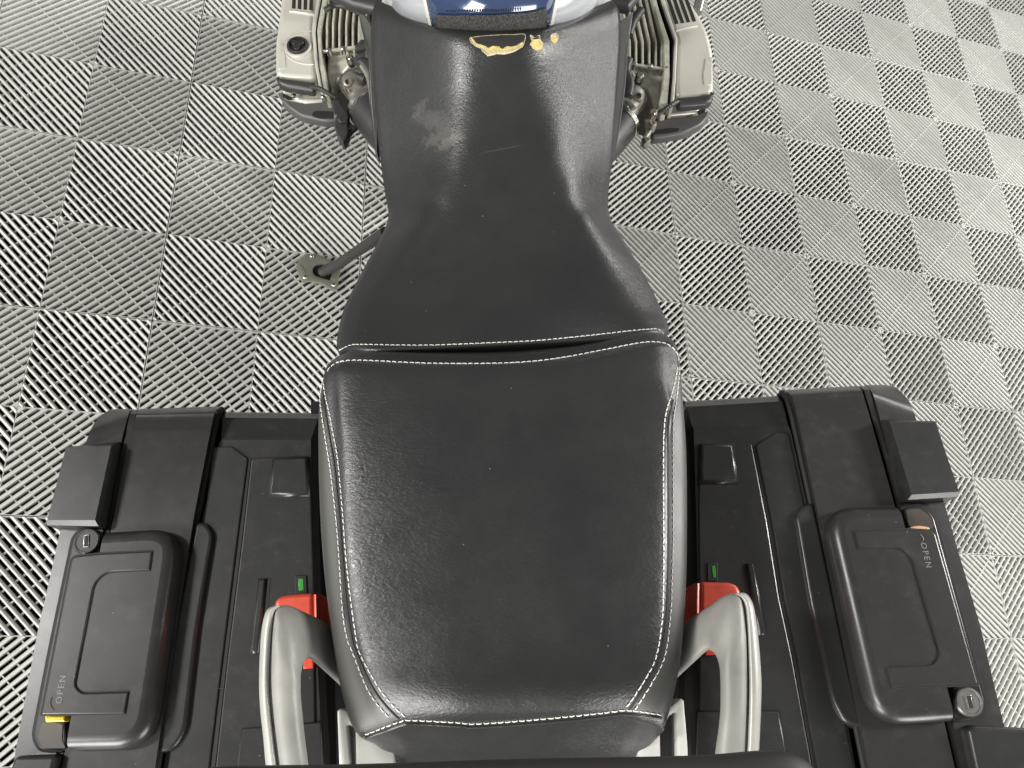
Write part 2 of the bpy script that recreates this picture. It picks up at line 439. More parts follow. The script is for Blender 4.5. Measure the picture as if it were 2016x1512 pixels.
# ------------------------------------------------------------------ motorcycle
bike = empty('motorcycle'); bike.rotation_euler = (0, -LEAN, 0)
tag(bike, 'touring motorcycle with black leather seat and silver boxer cylinders leaning on its side stand', 'motorcycle')

# rider seat
def row(py, l, sl, sr, r, zt, zs, zl, bow=0.0, tilt=0.0, tuck=0.07, crown=0.004, soft=0.06):
    c = (sl + sr) / 2; hw = (r - l) / 2
    def q(px, z, dx=0.0):
        s = (px - (l + r) / 2) / hw
        p = U(px, py - bow * s * s + tilt * (px - 990), z); p.x += dx; return p
    out = []
    for side, e_, sh_ in ((-1, l, sl), (1, r, sr)):
        us = abs(c - sh_) / abs(c - e_); hk = lambda u: k_ * math.log(1 + math.exp((u - us) / k_)); k_ = soft
        zd = zt - zl; half = []
        for i in range(13):
            u = (i / 12) ** 0.8
            g = (hk(u) - hk(0)) / (hk(1) - hk(0))
            half.append(q(c + (e_ - c) * u, zt - zd * g - crown * u * u))
        half.append(q(e_, zl) + Vector((-side * .003, 0, -.014))); half.append(q(e_, zl) + Vector((-side * .014, 0, -tuck)))
        out.append(half)
    return out[0][::-1] + out[1][1:]
rs = [row(52, 742, 895, 1060, 1205, .871, .866, .812, 52, soft=.08),
      row(66, 735, 895, 1060, 1216, .880, .873, .812, 50, soft=.08),
      row(88, 731, 898, 1058, 1222, .879, .872, .806, 46, soft=.08),
      row(130, 730, 900, 1058, 1222, .868, .861, .792, 40, soft=.08),
      row(200, 735, 900, 1072, 1216, .850, .843, .774, 24, soft=.07),
      row(300, 746, 896, 1098, 1208, .830, .821, .755, 8, soft=.05),
      row(380, 758, 866, 1128, 1198, .818, .808, .742, 0, soft=.05),
      row(430, 764, 836, 1164, 1202, .812, .803, .745, 0, soft=.05),
      row(480, 742, 806, 1188, 1232, .809, .802, .758, 0, soft=.05),
      row(540, 710, 768, 1220, 1268, .808, .802, .768, 0),
      row(600, 680, 728, 1262, 1298, .813, .808, .780, 0),
      row(640, 667, 706, 1284, 1313, .824, .817, .792, 0, -.02),
      row(664, 663, 696, 1292, 1317, .833, .825, .800, 0, -.04),
      row(676, 665, 698, 1290, 1312, .836, .824, .800, 0, -.05),
      row(683, 668, 702, 1286, 1308, .832, .822, .795, 0, -.05),
      row(689, 670, 705, 1283, 1306, .822, .812, .785, 0, -.05),
      row(693, 672, 708, 1280, 1304, .800, .795, .765, 0, -.05)]
SR = surf(rs, 6, 2)
seat = MB().sheet(SR, 0).build('rider_seat', M['leather_rider'], bike, 80)
# pillion seat
def prow(pys, pxs, zs): return [U(x, y, z) for x, y, z in zip(pxs, pys, zs)]
def tucked(r, t=0.07): return [r[0] + Vector((.014, 0, -t))] + r + [r[-1] + Vector((-.014, 0, -t))]
ps = [tucked(prow([712, 696, 690, 693, 692, 680, 658, 655, 668], [660, 680, 708, 850, 1000, 1130, 1246, 1292, 1310], [.80, .815, .822, .822, .822, .822, .822, .815, .80])),
      tucked(prow([716, 700, 694, 698, 697, 685, 663, 658, 672], [655, 674, 704, 850, 1000, 1130, 1248, 1297, 1318], [.825, .838, .848, .848, .848, .848, .848, .838, .825])),
      tucked(prow([722, 706, 702, 706, 705, 693, 671, 665, 680], [649, 668, 701, 850, 1000, 1130, 1250, 1303, 1327], [.838, .850, .859, .860, .860, .860, .859, .850, .838])),
      tucked(prow([730, 714, 711, 715, 714, 702, 680, 675, 694], [643, 662, 700, 850, 1000, 1130, 1250, 1307, 1334], [.845, .860, .868, .870, .870, .870, .868, .860, .845])),
      tucked(prow([752, 738, 732, 736, 736, 724, 702, 698, 720], [637, 656, 702, 850, 1000, 1130, 1252, 1312, 1338], [.845, .866, .876, .878, .878, .878, .876, .866, .845]))]
def pr(py, l, sl, sr, r, zt, zs, zl, tilt=0.0, lowpy=0):
    c = (l + r) / 2
    xs = [l, l + (sl - l) * .45, sl, sl + (c - sl) * .5, c, sr - (sr - c) * .5, sr, r - (r - sr) * .45, r]
    z = [zl, zl + (zs - zl) * .68, zs, zt, zt, zt, zs, zl + (zs - zl) * .68, zl]
    y = [py + tilt * (x - c) for x in xs]
    y[0] += lowpy; y[1] += lowpy * .5; y[-1] += lowpy; y[-2] += lowpy * .5
    return tucked(prow(y, xs, z))
ps += [pr(800, 629, 694, 1300, 1344, .881, .876, .848),
       pr(880, 627, 704, 1294, 1350, .883, .877, .846),
       pr(1000, 630, 708, 1290, 1352, .884, .877, .846),
       pr(1120, 638, 712, 1288, 1351, .884, .877, .846),
       pr(1220, 650, 724, 1282, 1346, .883, .876, .844),
       pr(1300, 662, 746, 1262, 1338, .881, .873, .838, 0, 6),
       pr(1360, 676, 776, 1236, 1326, .876, .868, .832, -.01, 12),
       pr(1396, 692, 800, 1222, 1314, .868, .860, .826, -.02, 24),
       pr(1414, 708, 812, 1216, 1308, .859, .852, .820, -.03, 26),
       pr(1424, 718, 812, 1212, 1306, .850, .842, .812, -.03, 24),
       pr(1450, 742, 826, 1206, 1290, .830, .822, .790, -.02, 12),
       pr(1490, 764, 850, 1190, 1258, .80, .794, .766, 0, 4),
       pr(1530, 790, 870, 1170, 1235, .765, .76, .74, 0, 0)]
SP = surf(ps, 8, 9)
pil = MB().sheet(SP, 0).build('pillion_seat', M['leather_pillion'], bike, 80)
pil.data.materials.append(M['vinyl'])
def px_of(v):
    c = B3.transposed() @ (v - Vector((0, 0, H))); return 1008 + F * c.x / c.z, 756 + F * c.y / c.z
SEAM_L = [(700, 630), (744, 637), (800, 632), (862, 641), (958, 655), (1092, 668), (1200, 675), (1284, 695), (1354, 723), (1392, 748), (1420, 774), (1446, 774)]
SEAM_R = [(700, 1342), (722, 1337), (790, 1331), (850, 1324.5), (1002, 1324.5), (1080, 1324), (1208, 1319.5), (1290, 1308.6), (1342, 1284), (1386, 1257), (1402, 1247), (1420, 1247)]
def seam_at(S, y):
    for a, b in zip(S[:-1], S[1:]):
        if a[0] <= y <= b[0]: return a[1] + (b[1] - a[1]) * (y - a[0]) / (b[0] - a[0])
for p in pil.data.polygons:
    x, y = px_of(p.center); l, r = seam_at(SEAM_L, y), seam_at(SEAM_R, y)
    if l is not None and y < 1440 - (x - 720) * .2 and x < l + 1: p.material_index = 1
    if r is not None and y < 1402 and x > r: p.material_index = 1
def bvh(o):
    me = o.data
    return BVHTree.FromPolygons([v.co.copy() for v in me.vertices], [tuple(p.vertices) for p in me.polygons])
BV = {'r': bvh(seat), 'p': bvh(pil)}
def hit(px, py, which='rp'):
    d = (B3 @ Vector(((px - 1008) / F, (py - 756) / F, 1))).normalized(); best = None
    for k in which:
        h = BV[k].ray_cast(Vector((0, 0, H)), d)
        if h[0] is not None and (best is None or h[3] < best[2]): 
            n = h[1] if h[1].dot(d) < 0 else -h[1]
            best = (h[0], n, h[3])
    return best
def pathhits(pts, which, step=3.0):
    sp = spline([Vector((x, y, 0)) for x, y in pts], 12); out = []
    for a, b in zip(sp[:-1], sp[1:]):
        n = max(1, int((b - a).length / step))
        for k in range(n):
            p = a.lerp(b, k / n); h = hit(p.x, p.y, which)
            if h: out.append((h[0], h[1]))
    return out
def stitches(name, pts, which, parent, pitch=0.0062, r=0.00052, duty=0.8, lift=0.0005):
    hs = pathhits(pts, which); b = MB(); pos = 0; acc = [0]
    for i in range(1, len(hs)): acc.append(acc[-1] + (hs[i][0] - hs[i - 1][0]).length)
    def at(s):
        for i in range(1, len(acc)):
            if acc[i] >= s:
                t = (s - acc[i - 1]) / max(1e-9, acc[i] - acc[i - 1])
                return hs[i - 1][0].lerp(hs[i][0], t), hs[i - 1][1]
        return hs[-1]
    s = 0.0; rn = random.Random(len(hs))
    while s + pitch * duty < acc[-1]:
        a, na = at(s); m_, nm = at(s + pitch * duty / 2); c, nc = at(s + pitch * duty)
        j = Vector((rn.uniform(-1, 1), rn.uniform(-1, 1), 0)) * 0.00022
        b.tube([a - na * 0.0006 + j, a.lerp(m_, .3) + na * lift + j, m_ + nm * (lift + .0002), c.lerp(m_, .3) + nc * lift - j, c - nc * 0.0006 - j],
               [r * .7, r, r * 1.05, r, r * .7], 6)
        s += pitch * rn.uniform(.95, 1.05)
    return tag(b.build(name, M['thread'], parent), kind='stuff')
def cord(name, pts, which, parent, r, mat, lift=0.0, n=8):
    hs = pathhits(pts, which, 5)
    return MB().tube([p + nn * lift for p, nn in hs], r, n).build(name, mat, parent, 80)
stitches('stitching', [(668, 690), (676, 686), (690, 680), (710, 678.5), (800, 680), (860, 679.5), (960, 675.5), (1060, 670.5), (1160, 661), (1230, 653), (1280, 648.5), (1296, 649), (1308, 660)], 'r', seat)
stitches('stitching', [(645, 731), (652, 722), (665, 714), (690, 710), (730, 710.5), (800, 714), (860, 716), (960, 716), (1040, 712.5), (1110, 704), (1200, 687), (1260, 675.5), (1296, 674), (1318, 681), (1333, 697), (1336, 714)], 'p', pil)
LA = [(637, 744), (631, 770), (632, 800), (641, 862), (651, 925), (655, 958), (663, 1030), (668, 1092), (675, 1200), (684, 1256), (695, 1284), (723, 1354), (748, 1392), (774, 1420)]
LB = [(637, 752), (641, 780), (648, 810), (657, 856), (665, 900), (671, 960), (675, 1007), (682, 1100), (691, 1180), (701, 1250), (709, 1286), (743, 1349), (772, 1387), (800, 1413)]
stitches('stitching', LA, 'p', pil); stitches('stitching', LB, 'p', pil)
cord('side_seam', [((a[0] + b[0]) / 2, (a[1] + b[1]) / 2) for a, b in zip(LA, LB)][1:], 'p', pil, 0.0011, M['seam'])
RA = [(1334, 722), (1328, 755), (1319, 785), (1310.6, 816), (1307, 850), (1306, 886), (1306, 1002), (1306.5, 1080), (1306, 1150), (1303, 1223), (1291, 1294), (1268, 1340), (1242, 1380), (1228, 1398)]
RB = [(1337, 722), (1335, 755), (1331, 790), (1326, 820), (1324.5, 850), (1324.5, 886), (1324.5, 1002), (1324, 1080), (1322, 1150), (1319.5, 1208), (1308.6, 1290), (1284, 1342), (1257, 1386), (1247, 1402)]
stitches('stitching', RA, 'p', pil); stitches('stitching', RB, 'p', pil)
cord('side_seam', [((a[0] + b[0]) / 2, (a[1] + b[1]) / 2) for a, b in zip(RA, RB)][2:], 'p', pil, 0.0011, M['seam'])
stitches('stitching', [(719, 1446), (750, 1434), (790, 1419.5), (812, 1417.5), (903, 1422), (931, 1424.5), (1007, 1420), (1111, 1411), (1200, 1401.5), (1229, 1398), (1264, 1401), (1306, 1408)], 'p', pil, pitch=.0066)
cord('rear_piping', [(721, 1452), (752, 1441), (792, 1427), (812, 1424.5), (903, 1429), (931, 1431.5), (1007, 1427.5), (1111, 1419), (1200, 1409), (1229, 1405.5), (1264, 1408.5), (1303, 1414)], 'p', pil, 0.0016, M['leather_pillion'], .0002)
# torn cover at the seat nose: frayed rim, bare foam, dark patches painting the hollow's shade
def patch(name, pts, mat, lift, parent, thick=0.0012):
    c = sum((Vector((x, y, 0)) for x, y in pts), Vector()) / len(pts)
    top = []
    for x, y in pts:
        h = hit(x, y, 'r')
        if h: top.append(h[0] + h[1] * lift)
    h = hit(c.x, c.y, 'r'); cc = h[0] + h[1] * (lift + .0004)
    b = MB(); n = len(top); vs = top + [p - Vector((0, 0, thick + lift)) for p in top] + [cc]
    fs = [(i, (i + 1) % n, 2 * n) for i in range(n)] + [(i, n + i, n + (i + 1) % n, (i + 1) % n) for i in range(n)]
    return b.add(vs, fs).build(name, mat, parent, 50)
rn = random.Random(8)
def rag(pts, amp=0.8, n=3):
    out = []
    for i, p in enumerate(pts):
        q = pts[(i + 1) % len(pts)]
        for k in range(n):
            t = k / n; out.append((p[0] + (q[0] - p[0]) * t + rn.uniform(-amp, amp), p[1] + (q[1] - p[1]) * t + rn.uniform(-amp, amp)))
    return out
patch('frayed_backing', rag([(925, 75), (940, 72), (975, 70), (1010, 68), (1033, 69), (1032, 80), (1028, 92), (1014, 101), (998, 106), (978, 107), (960, 110), (952, 102), (948, 95), (934, 90), (927, 83)], 0.9), M['fray'], .0004, seat)
patch('bare_foam', rag([(928, 76), (940, 80), (1010, 78), (1030, 76), (1028, 88), (1012, 97), (990, 102), (962, 103), (952, 95), (934, 87)], .6), M['foam'], .0013, seat)
patch('hollow_shade', rag([(931, 76), (960, 73), (1000, 71.5), (1031, 71), (1029, 82), (1016, 89), (1006, 92), (997, 91), (989, 97), (983, 92), (970, 91), (962, 94), (954, 90), (938, 85)], .5), M['seam'], .0024, seat)
patch('frayed_backing', rag([(1043, 71), (1052, 70), (1060, 72), (1062, 78), (1070, 88), (1068, 96), (1058, 99), (1049, 95), (1042, 88), (1046, 80)], 1.0), M['fray'], .0004, seat)
patch('bare_foam', rag([(1047, 79), (1061, 78), (1067, 88), (1066, 95), (1058, 98), (1049, 93), (1044, 87)], .7), M['foam'], .0013, seat)
patch('hollow_shade', rag([(1048, 72), (1058, 72), (1059, 76), (1049, 77)], .4), M['seam'], .0024, seat)
patch('frayed_backing', rag([(1083, 70), (1089, 66), (1095, 67), (1098, 76), (1095, 84), (1089, 85), (1084, 78)], .8), M['fray'], .0004, seat)
patch('bare_foam', rag([(1085, 74), (1094, 73), (1096, 79), (1091, 84), (1086, 79)], .5), M['foam'], .0012, seat)
cord('frayed_thread', [(x + rn.uniform(-1.6, 1.6), y + rn.uniform(-1.3, 1.3)) for x, y in [(925, 76), (940, 73), (960, 71.5), (990, 70), (1010, 69), (1032, 70), (1031, 82), (1026, 92), (1012, 99), (998, 101), (975, 104), (958, 106), (951, 97), (938, 91), (928, 84), (925, 77)]], 'r', seat, .00042, M['fray'], .001, 6)
cord('frayed_thread', [(948, 98), (954, 104), (968, 99), (980, 103), (1000, 98), (1020, 93)], 'r', seat, .0004, M['fray'], .0022, 6)
cord('frayed_thread', [(1044, 71), (1050, 76), (1060, 72), (1062, 80), (1068, 88)], 'r', seat, .0004, M['fray'], .0022, 6)
cord('frayed_thread', [(1084, 78), (1083, 71), (1090, 67), (1096, 70), (1097, 78)], 'r', seat, .0004, M['fray'], .0018, 6)
# fuel tank
def tankrow(bow, py, zs, l=752, r=1204):
    xs = [l, 790, 850, 920, 975, 1030, 1090, 1145, r]
    out = []
    for x, dz in zip(xs, (-.10, -.035, -.008, 0, .002, 0, -.008, -.035, -.10)):
        s = (x - 975) / 225
        out.append(U(x, py - bow * s * s, zs + dz))
    return out
tr = [tankrow(50, 72, .840), tankrow(50, 64, .866), tankrow(48, 40, .893), tankrow(42, 0, .915), tankrow(36, -60, .94, 730, 1226), tankrow(30, -140, .97, 700, 1256)]
TS = surf(tr, 4, 5); ncol = len(TS[0])
tank = MB().sheet(TS, .06).build('fuel_tank', M['tank'], bike, 60)
BV['t'] = bvh(tank)
def draped(name, rows, mat, parent, lift, which='t', depth=.002):
    rr = []
    for r in rows:
        q = []
        for k in range(15):
            t = k / 14 * (len(r) - 1); i = min(int(t), len(r) - 2); f = t - i
            x = r[i][0] + (r[i + 1][0] - r[i][0]) * f; y = r[i][1] + (r[i + 1][1] - r[i][1]) * f
            h = hit(x, y, which); q.append(h[0] + h[1] * lift if h else U(x, y, .93))
        rr.append(q)
    return MB().sheet(rr, depth).build(name, mat, parent, 60)
rows = []
for k in range(9):
    y = -60 + k * 15.2; t = (y + 60) / 122
    rows.append([(832 + 24 * t, y), (975, y + 2.5 + 2 * t), (1100 - 23 * t, y)])
draped('tank_stripe', rows, M['tank_blue'], tank, .0016)
for sx in (-1, 1):
    rows = []
    for k in range(9):
        y = -60 + k * 15; t = (y + 60) / 122
        x = (832 + 24 * t - 5) if sx < 0 else (1100 - 23 * t + 5)
        rows.append([(x - 3, y), (x, y), (x + 3, y)])
    draped('stripe_edge', rows, M['carrier'], tank, .0024)
draped('fabric_pad', [[(861, 25 ), (900, 27), (975, 27), (1040, 22), (1072, 14)], [(859, 36), (975, 38), (1074, 30)], [(858, 50), (975, 53), (1074, 47)], [(858, 61), (975, 64.5), (1075, 60)]], M['fabric'], tank, .0045, 't', .004)
zb = MB()
for k in range(30):
    x = 880 + k * 5.0; y = 27.5 + (1 if k < 20 else 1 - (k - 20) * .35)
    h = hit(x, y, 't')
    if h: zb.box(h[0] + Vector((0, 0, .0062)), .0013, .004, .0018)
zb.build('pad_teeth', M['lock'], tank)

# body below the seat (dark frame and covers)
MB().prism(rounded(P([(800, 120), (1140, 120), (1150, 600), (1290, 720), (1300, 1440), (1230, 1560), (770, 1560), (690, 1440), (690, 720), (820, 600)], .66), .02), .34, .02).build('frame_cover', M['gap'], bike)
for px in ((612, 650), (1342, 1376)):
    MB().sheet([[U(px[0], 790, .70), U(px[1], 790, .70)], [U(px[0], 870, .715), U(px[1], 870, .715)], [U(px[0] + (14 if px[0] < 900 else -8), 1560, .715), U(px[1] + (14 if px[0] < 900 else -2), 1560, .715)]], .1).build('tail_fairing', M['gap'], bike)
# side covers beside the nose
def poly(name, pts, mat, parent, depth=.01, bevel=.002, r=0.0, z=None):
    return MB().prism(rounded(P(pts, z), r) if r else P(pts, z), depth, bevel).build(name, mat, parent)
poly('side_cover', [(704, 20, .70), (722, 30, .73), (740, 60, .75), (742, 300, .66), (736, 290, .64), (728, 200, .66), (724, 110, .69)], M['plastic'], bike, .03, .003)
poly('side_cover', [(1210, 50, .74), (1222, 40, .74), (1247, 20, .70), (1238, 90, .69), (1232, 170, .67), (1222, 245, .65), (1206, 320, .64)], M['plastic'], bike, .03, .003)

# ------------------------------------------------------------------ boxer engine
ZC = 0.50
def fins(side):
    e = empty('cylinder'); e.parent = bike
    s = side
    if s < 0:
        cover = [(560, -60), (548, 40), (542, 80), (541, 130), (543, 146), (552, 150), (622, 155), (620, 128), (615, 60), (616, 44), (634, -60)]
        flange1 = [(613.5, 60), (615, 44), (634, -60), (641, -60), (622, 44), (620, 60), (626, 130), (634, 172), (628, 172), (620, 130)]
        flange2 = [(624, 60), (626, 44), (645, -60), (655, -60), (632, 46), (630, 62), (633, 98), (642, 150), (648, 186), (640, 188), (635, 172), (628, 130)]
        finx = [(643, 95), (655, 94), (667.5, 93), (681, 92), (694, 91), (706, 90)]
        top = lambda x: [(x + 4, -40), (x + 3, 14), (x, 47)]
        bar = [(634, 98), (640, 97), (708, 88), (710, 92), (642, 101), (636, 102)]
    else:
        cover = [(1318, -70), (1350, -10), (1377, 28), (1394, 62), (1404, 100), (1406, 172), (1400, 182), (1331, 191), (1330, 160), (1332, 76), (1312, 19), (1290, -60)]
        flange1 = [(1328, 78), (1308, 20), (1288, -50), (1295, -50), (1315, 18), (1334, 76), (1331, 150), (1327, 205), (1320, 205), (1325, 150)]
        flange2 = [(1318, 80), (1298, 20), (1280, -50), (1270, -50), (1290, 20), (1306, 80), (1308, 132), (1303, 175), (1296, 205), (1304, 214), (1314, 212), (1319, 150)]
        finx = [(1240.5, 123), (1253, 125), (1266, 126.5), (1279, 128), (1292, 129.5), (1303, 131)]
        top = lambda x: [(x - 30, -60), (x - 18, 0), (x, 81)]
        bar = [(1236, 122), (1300, 131), (1316, 133), (1315, 137), (1298, 135), (1236, 127)]
    poly('cylinder_head', [(620 + (0 if s < 0 else 0), -60), (720, -60), (730, 90), (725, 150), (660, 190), (640, 186), (632, 120)] if s < 0 else [(1225, -60), (1300, -60), (1312, 60), (1312, 130), (1300, 190), (1260, 180), (1225, 160)], M['fin_dark'], e, .12, .004, 0.004, ZC - .078)
    hc = poly('head_cover', cover, M['alu'], e, .075, .008, .012, ZC)
    # lower half of the cover below the plug cover
    poly('cover_skirt', [(552, 168), (560, 192), (600, 201), (640, 197), (634, 172), (622, 150), (560, 150)] if s < 0 else [(1398, 180), (1394, 205), (1372, 221), (1318, 226), (1316, 200), (1330, 186)], M['alu'], e, .03, .006, .004, ZC - .03)
    for k, f in enumerate((flange1, flange2)):
        poly('head_flange', f, M['fin'] if k else M['alu'], e, .05, .0018, .002, ZC + .002 - .004 * k)
        if k == 0:
            g = [(p[0] + (3.2 if s < 0 else -3.2), p[1]) for p in f]
            poly('gasket', g, M['gap'], e, .05, .0005, 0, ZC - .003)
    fb = MB()
    for x, yb in finx:
        path = top(x) + [(x, yb)] ; wpx = 1.9
        for a, c in zip(path[:-1], path[1:]):
            q = [U(a[0] - wpx, a[1], ZC - .012), U(a[0] + wpx, a[1], ZC - .012), U(c[0] + wpx, c[1], ZC - .012), U(c[0] - wpx, c[1], ZC - .012)]
            MBf = MB().prism(q, .07, .0008, 2); 
            pass
    # each cooling fin is a piece of its own
    for x, yb in finx:
        b = MB(); path = top(x) + [(x, yb)]; wpx = 1.6
        L = [(p[0] - wpx, p[1]) for p in path]; Rr = [(p[0] + wpx, p[1]) for p in path[::-1]]
        b.prism(P(L + Rr, ZC - .010), .075, .0007, 2).build('cooling_fin', M['fin'], e)
    poly('fin_rib', bar, M['fin'], e, .005, .001, 0, ZC - .006)
    poly('intake_port', [(645, 102), (708, 94), (712, 110), (690, 125), (668, 150), (654, 188), (644, 150)] if s < 0 else [(1236, 130), (1300, 138), (1304, 150), (1302, 200), (1290, 226), (1276, 180), (1252, 150), (1238, 140)], M['fin'], e, .02, .004, .004, ZC - .03)
    # slots of the vented cover
    for k in range(4):
        if s < 0: x = 576 + k * 11.3; q = [(x, -30), (x + 6.5, -30), (x + 5, 16.5 + k), (x - 1.5, 15.5 + k)]
        else: x = 1330 + k * 11.5; q = [(x - 34, -50), (x - 27, -50), (x + 6, 44 + 1.5 * (3 - k) - 3), (x - .5, 45 + 1.5 * (3 - k) - 3)]
        poly('vent_slot', q, M['fin_dark'], hc, .004, .0005, 0, ZC + .0012)  # dark slips laid on the cover, slot shade in their colour
    q = [(569, 17.5), (618, 24), (618, 29), (600, 26), (569, 22)] if s < 0 else [(1331, 54), (1372, 47.5), (1375, 51), (1352, 55), (1331, 60)]
    poly('cover_ridge', q, M['alu'], hc, .006, .002, 0, ZC + .003)
    if s < 0:
        c = U(587, 93, ZC + .001)
        MB().lathe(c, (0, 0, 1), [(.0245, -.004), (.0245, .0015), (.0235, .003), (.020, .003), (.0195, -.001), (.001, -.001)], 40).build('filler_boss', M['alu'], hc)
        oc = MB().lathe(c + Vector((0, 0, .002)), (0, 0, 1), [(.0196, -.003), (.0196, .004), (.0180, .0062), (.0150, .0062), (.0140, .0022), (.0005, .0022)], 40).build('oil_filler_cap', M['seam'], hc)
        tri = []
        for k in range(48):
            a = k / 48 * 2 * math.pi; rr_ = .0098 + .0035 * math.cos(3 * (a - .45))
            tri.append(c + Vector((math.cos(a) * rr_, math.sin(a) * rr_, .0095)))
        MB().prism(tri, .008, .0018).build('cap_grip', M['plastic'], oc)
        poly('cover_recess', [(552, 84), (559, 86), (561, 104), (563, 133), (548, 137), (547, 100)], M['alu'], hc, .003, .0014, .003, ZC + .0018)
        MB().tube(spline([U(x, y, ZC + .0004) for x, y in ((613, 62), (590, 64), (571, 73), (561, 90), (565, 109), (580, 121), (600, 126), (617, 127))], 5), .0013, 8).build('cover_ridge', M['alu'], hc)
        plug = poly('spark_plug_cover', [(541, 148), (556, 152), (590, 156), (621, 160), (618, 178), (590, 174), (560, 169), (547, 164)], M['rubber'], e, .016, .0065, .006, ZC + .004)
        MB().tube(spline([U(612, 172, ZC), U(630, 175, ZC + .008), U(645, 183, ZC + .005), U(660, 191, ZC - .002)], 8), .0042, 10).build('plug_lead', M['rubber'], e)
        cp = spline([U(612, 172, ZC), U(630, 175, ZC + .008), U(645, 183, ZC + .005), U(660, 191, ZC - .002)], 8)
        gd = [(551, 178), (556, 192), (575, 198), (615, 200), (655, 196), (668, 236), (640, 238), (591, 228), (566, 211), (554, 198)]
        poly('cylinder_guard', gd, M['plastic_side'], e, .018, .005, .008, ZC - .035)
        poly('guard_opening', [(614, 222), (622, 218), (655, 219), (657, 233), (630, 233), (615, 229)], M['gap'], e, .002, .0004, .003, ZC - .034)
        poly('guard_opening', [(555, 182), (572, 190), (577, 196), (566, 196), (557, 191)], M['gap'], e, .002, .0004, .003, ZC - .026)
        MB().lathe(U(579, 190, ZC - .02), (0, 0, 1), [(.0045, 0), (.0045, .004), (.001, .0045)], 12).build('bolt', M['steel'], e)
    else:
        poly('cover_recess', [(1389, 114), (1394, 116), (1403, 110), (1402, 166), (1386, 167), (1384, 148)], M['alu'], hc, .003, .0014, .003, ZC + .0018)
        plug = poly('spark_plug_cover', [(1331, 190), (1370, 187), (1398, 183), (1406, 178), (1404, 196), (1394, 203), (1360, 206), (1335, 207)], M['rubber'], e, .016, .0065, .006, ZC + .004)
        cp = spline([U(1336, 200, ZC), U(1322, 206, ZC + .010), U(1308, 216, ZC + .006), U(1290, 228, ZC - .002)], 8)
        gd = [(1394, 215), (1398, 226), (1382, 245), (1347, 262), (1300, 270), (1282, 271), (1284, 232), (1330, 230), (1375, 226)]
        poly('cylinder_guard', gd, M['plastic_side'], e, .018, .005, .008, ZC - .035)
        poly('guard_opening', [(1286, 256), (1315, 252), (1338, 252), (1336, 258), (1318, 262), (1288, 264)], M['gap'], e, .002, .0004, .003, ZC - .034)
        poly('guard_opening', [(1372, 218), (1390, 213), (1388, 222), (1376, 225)], M['gap'], e, .002, .0004, .003, ZC - .026)
    # corrugated sleeve of the plug lead
    b = MB(); b.tube(cp, [.0046 if k % 2 else .0037 for k in range(len(cp))], 10); b.build('corrugated_sleeve', M['rubber'], e)
    return e
fins(-1); fins(1)

def hardware():
    # second half of the spark plug hardware, cable ties, oil line and head studs that show between fins and seat
    for pts, r, m in (([(640, 20), (660, 10), (690, 16), (716, 30)], .0055, 'rubber'), ([(700, 96), (716, 92), (728, 80), (738, 60)], .007, 'rubber'),
                      ([(712, 130), (724, 150), (730, 176), (733, 205)], .0045, 'cast'), ([(1262, 20), (1246, 44), (1238, 70)], .008, 'rubber'),
                      ([(1238, 118), (1232, 140), (1240, 166), (1236, 190)], .0085, 'rubber'), ([(1220, 196), (1236, 200), (1248, 214)], .005, 'cast')):
        MB().tube(spline([U(*p, ZC + .035) for p in pts], 5), r, 12).build('hose', M[m], bike, 60)
    for x, y in ((646, 99), (676, 95), (704, 91), (636, 190), (1312, 134), (1280, 129), (1250, 126), (1311, 214)):
        MB().lathe(U(x, y, ZC - .004), (0, 0, 1), [(.0042, -.012), (.0042, .001), (.0026, .0022), (.0005, .0022)], 12).build('head_stud', M['steel'], bike)
hardware()
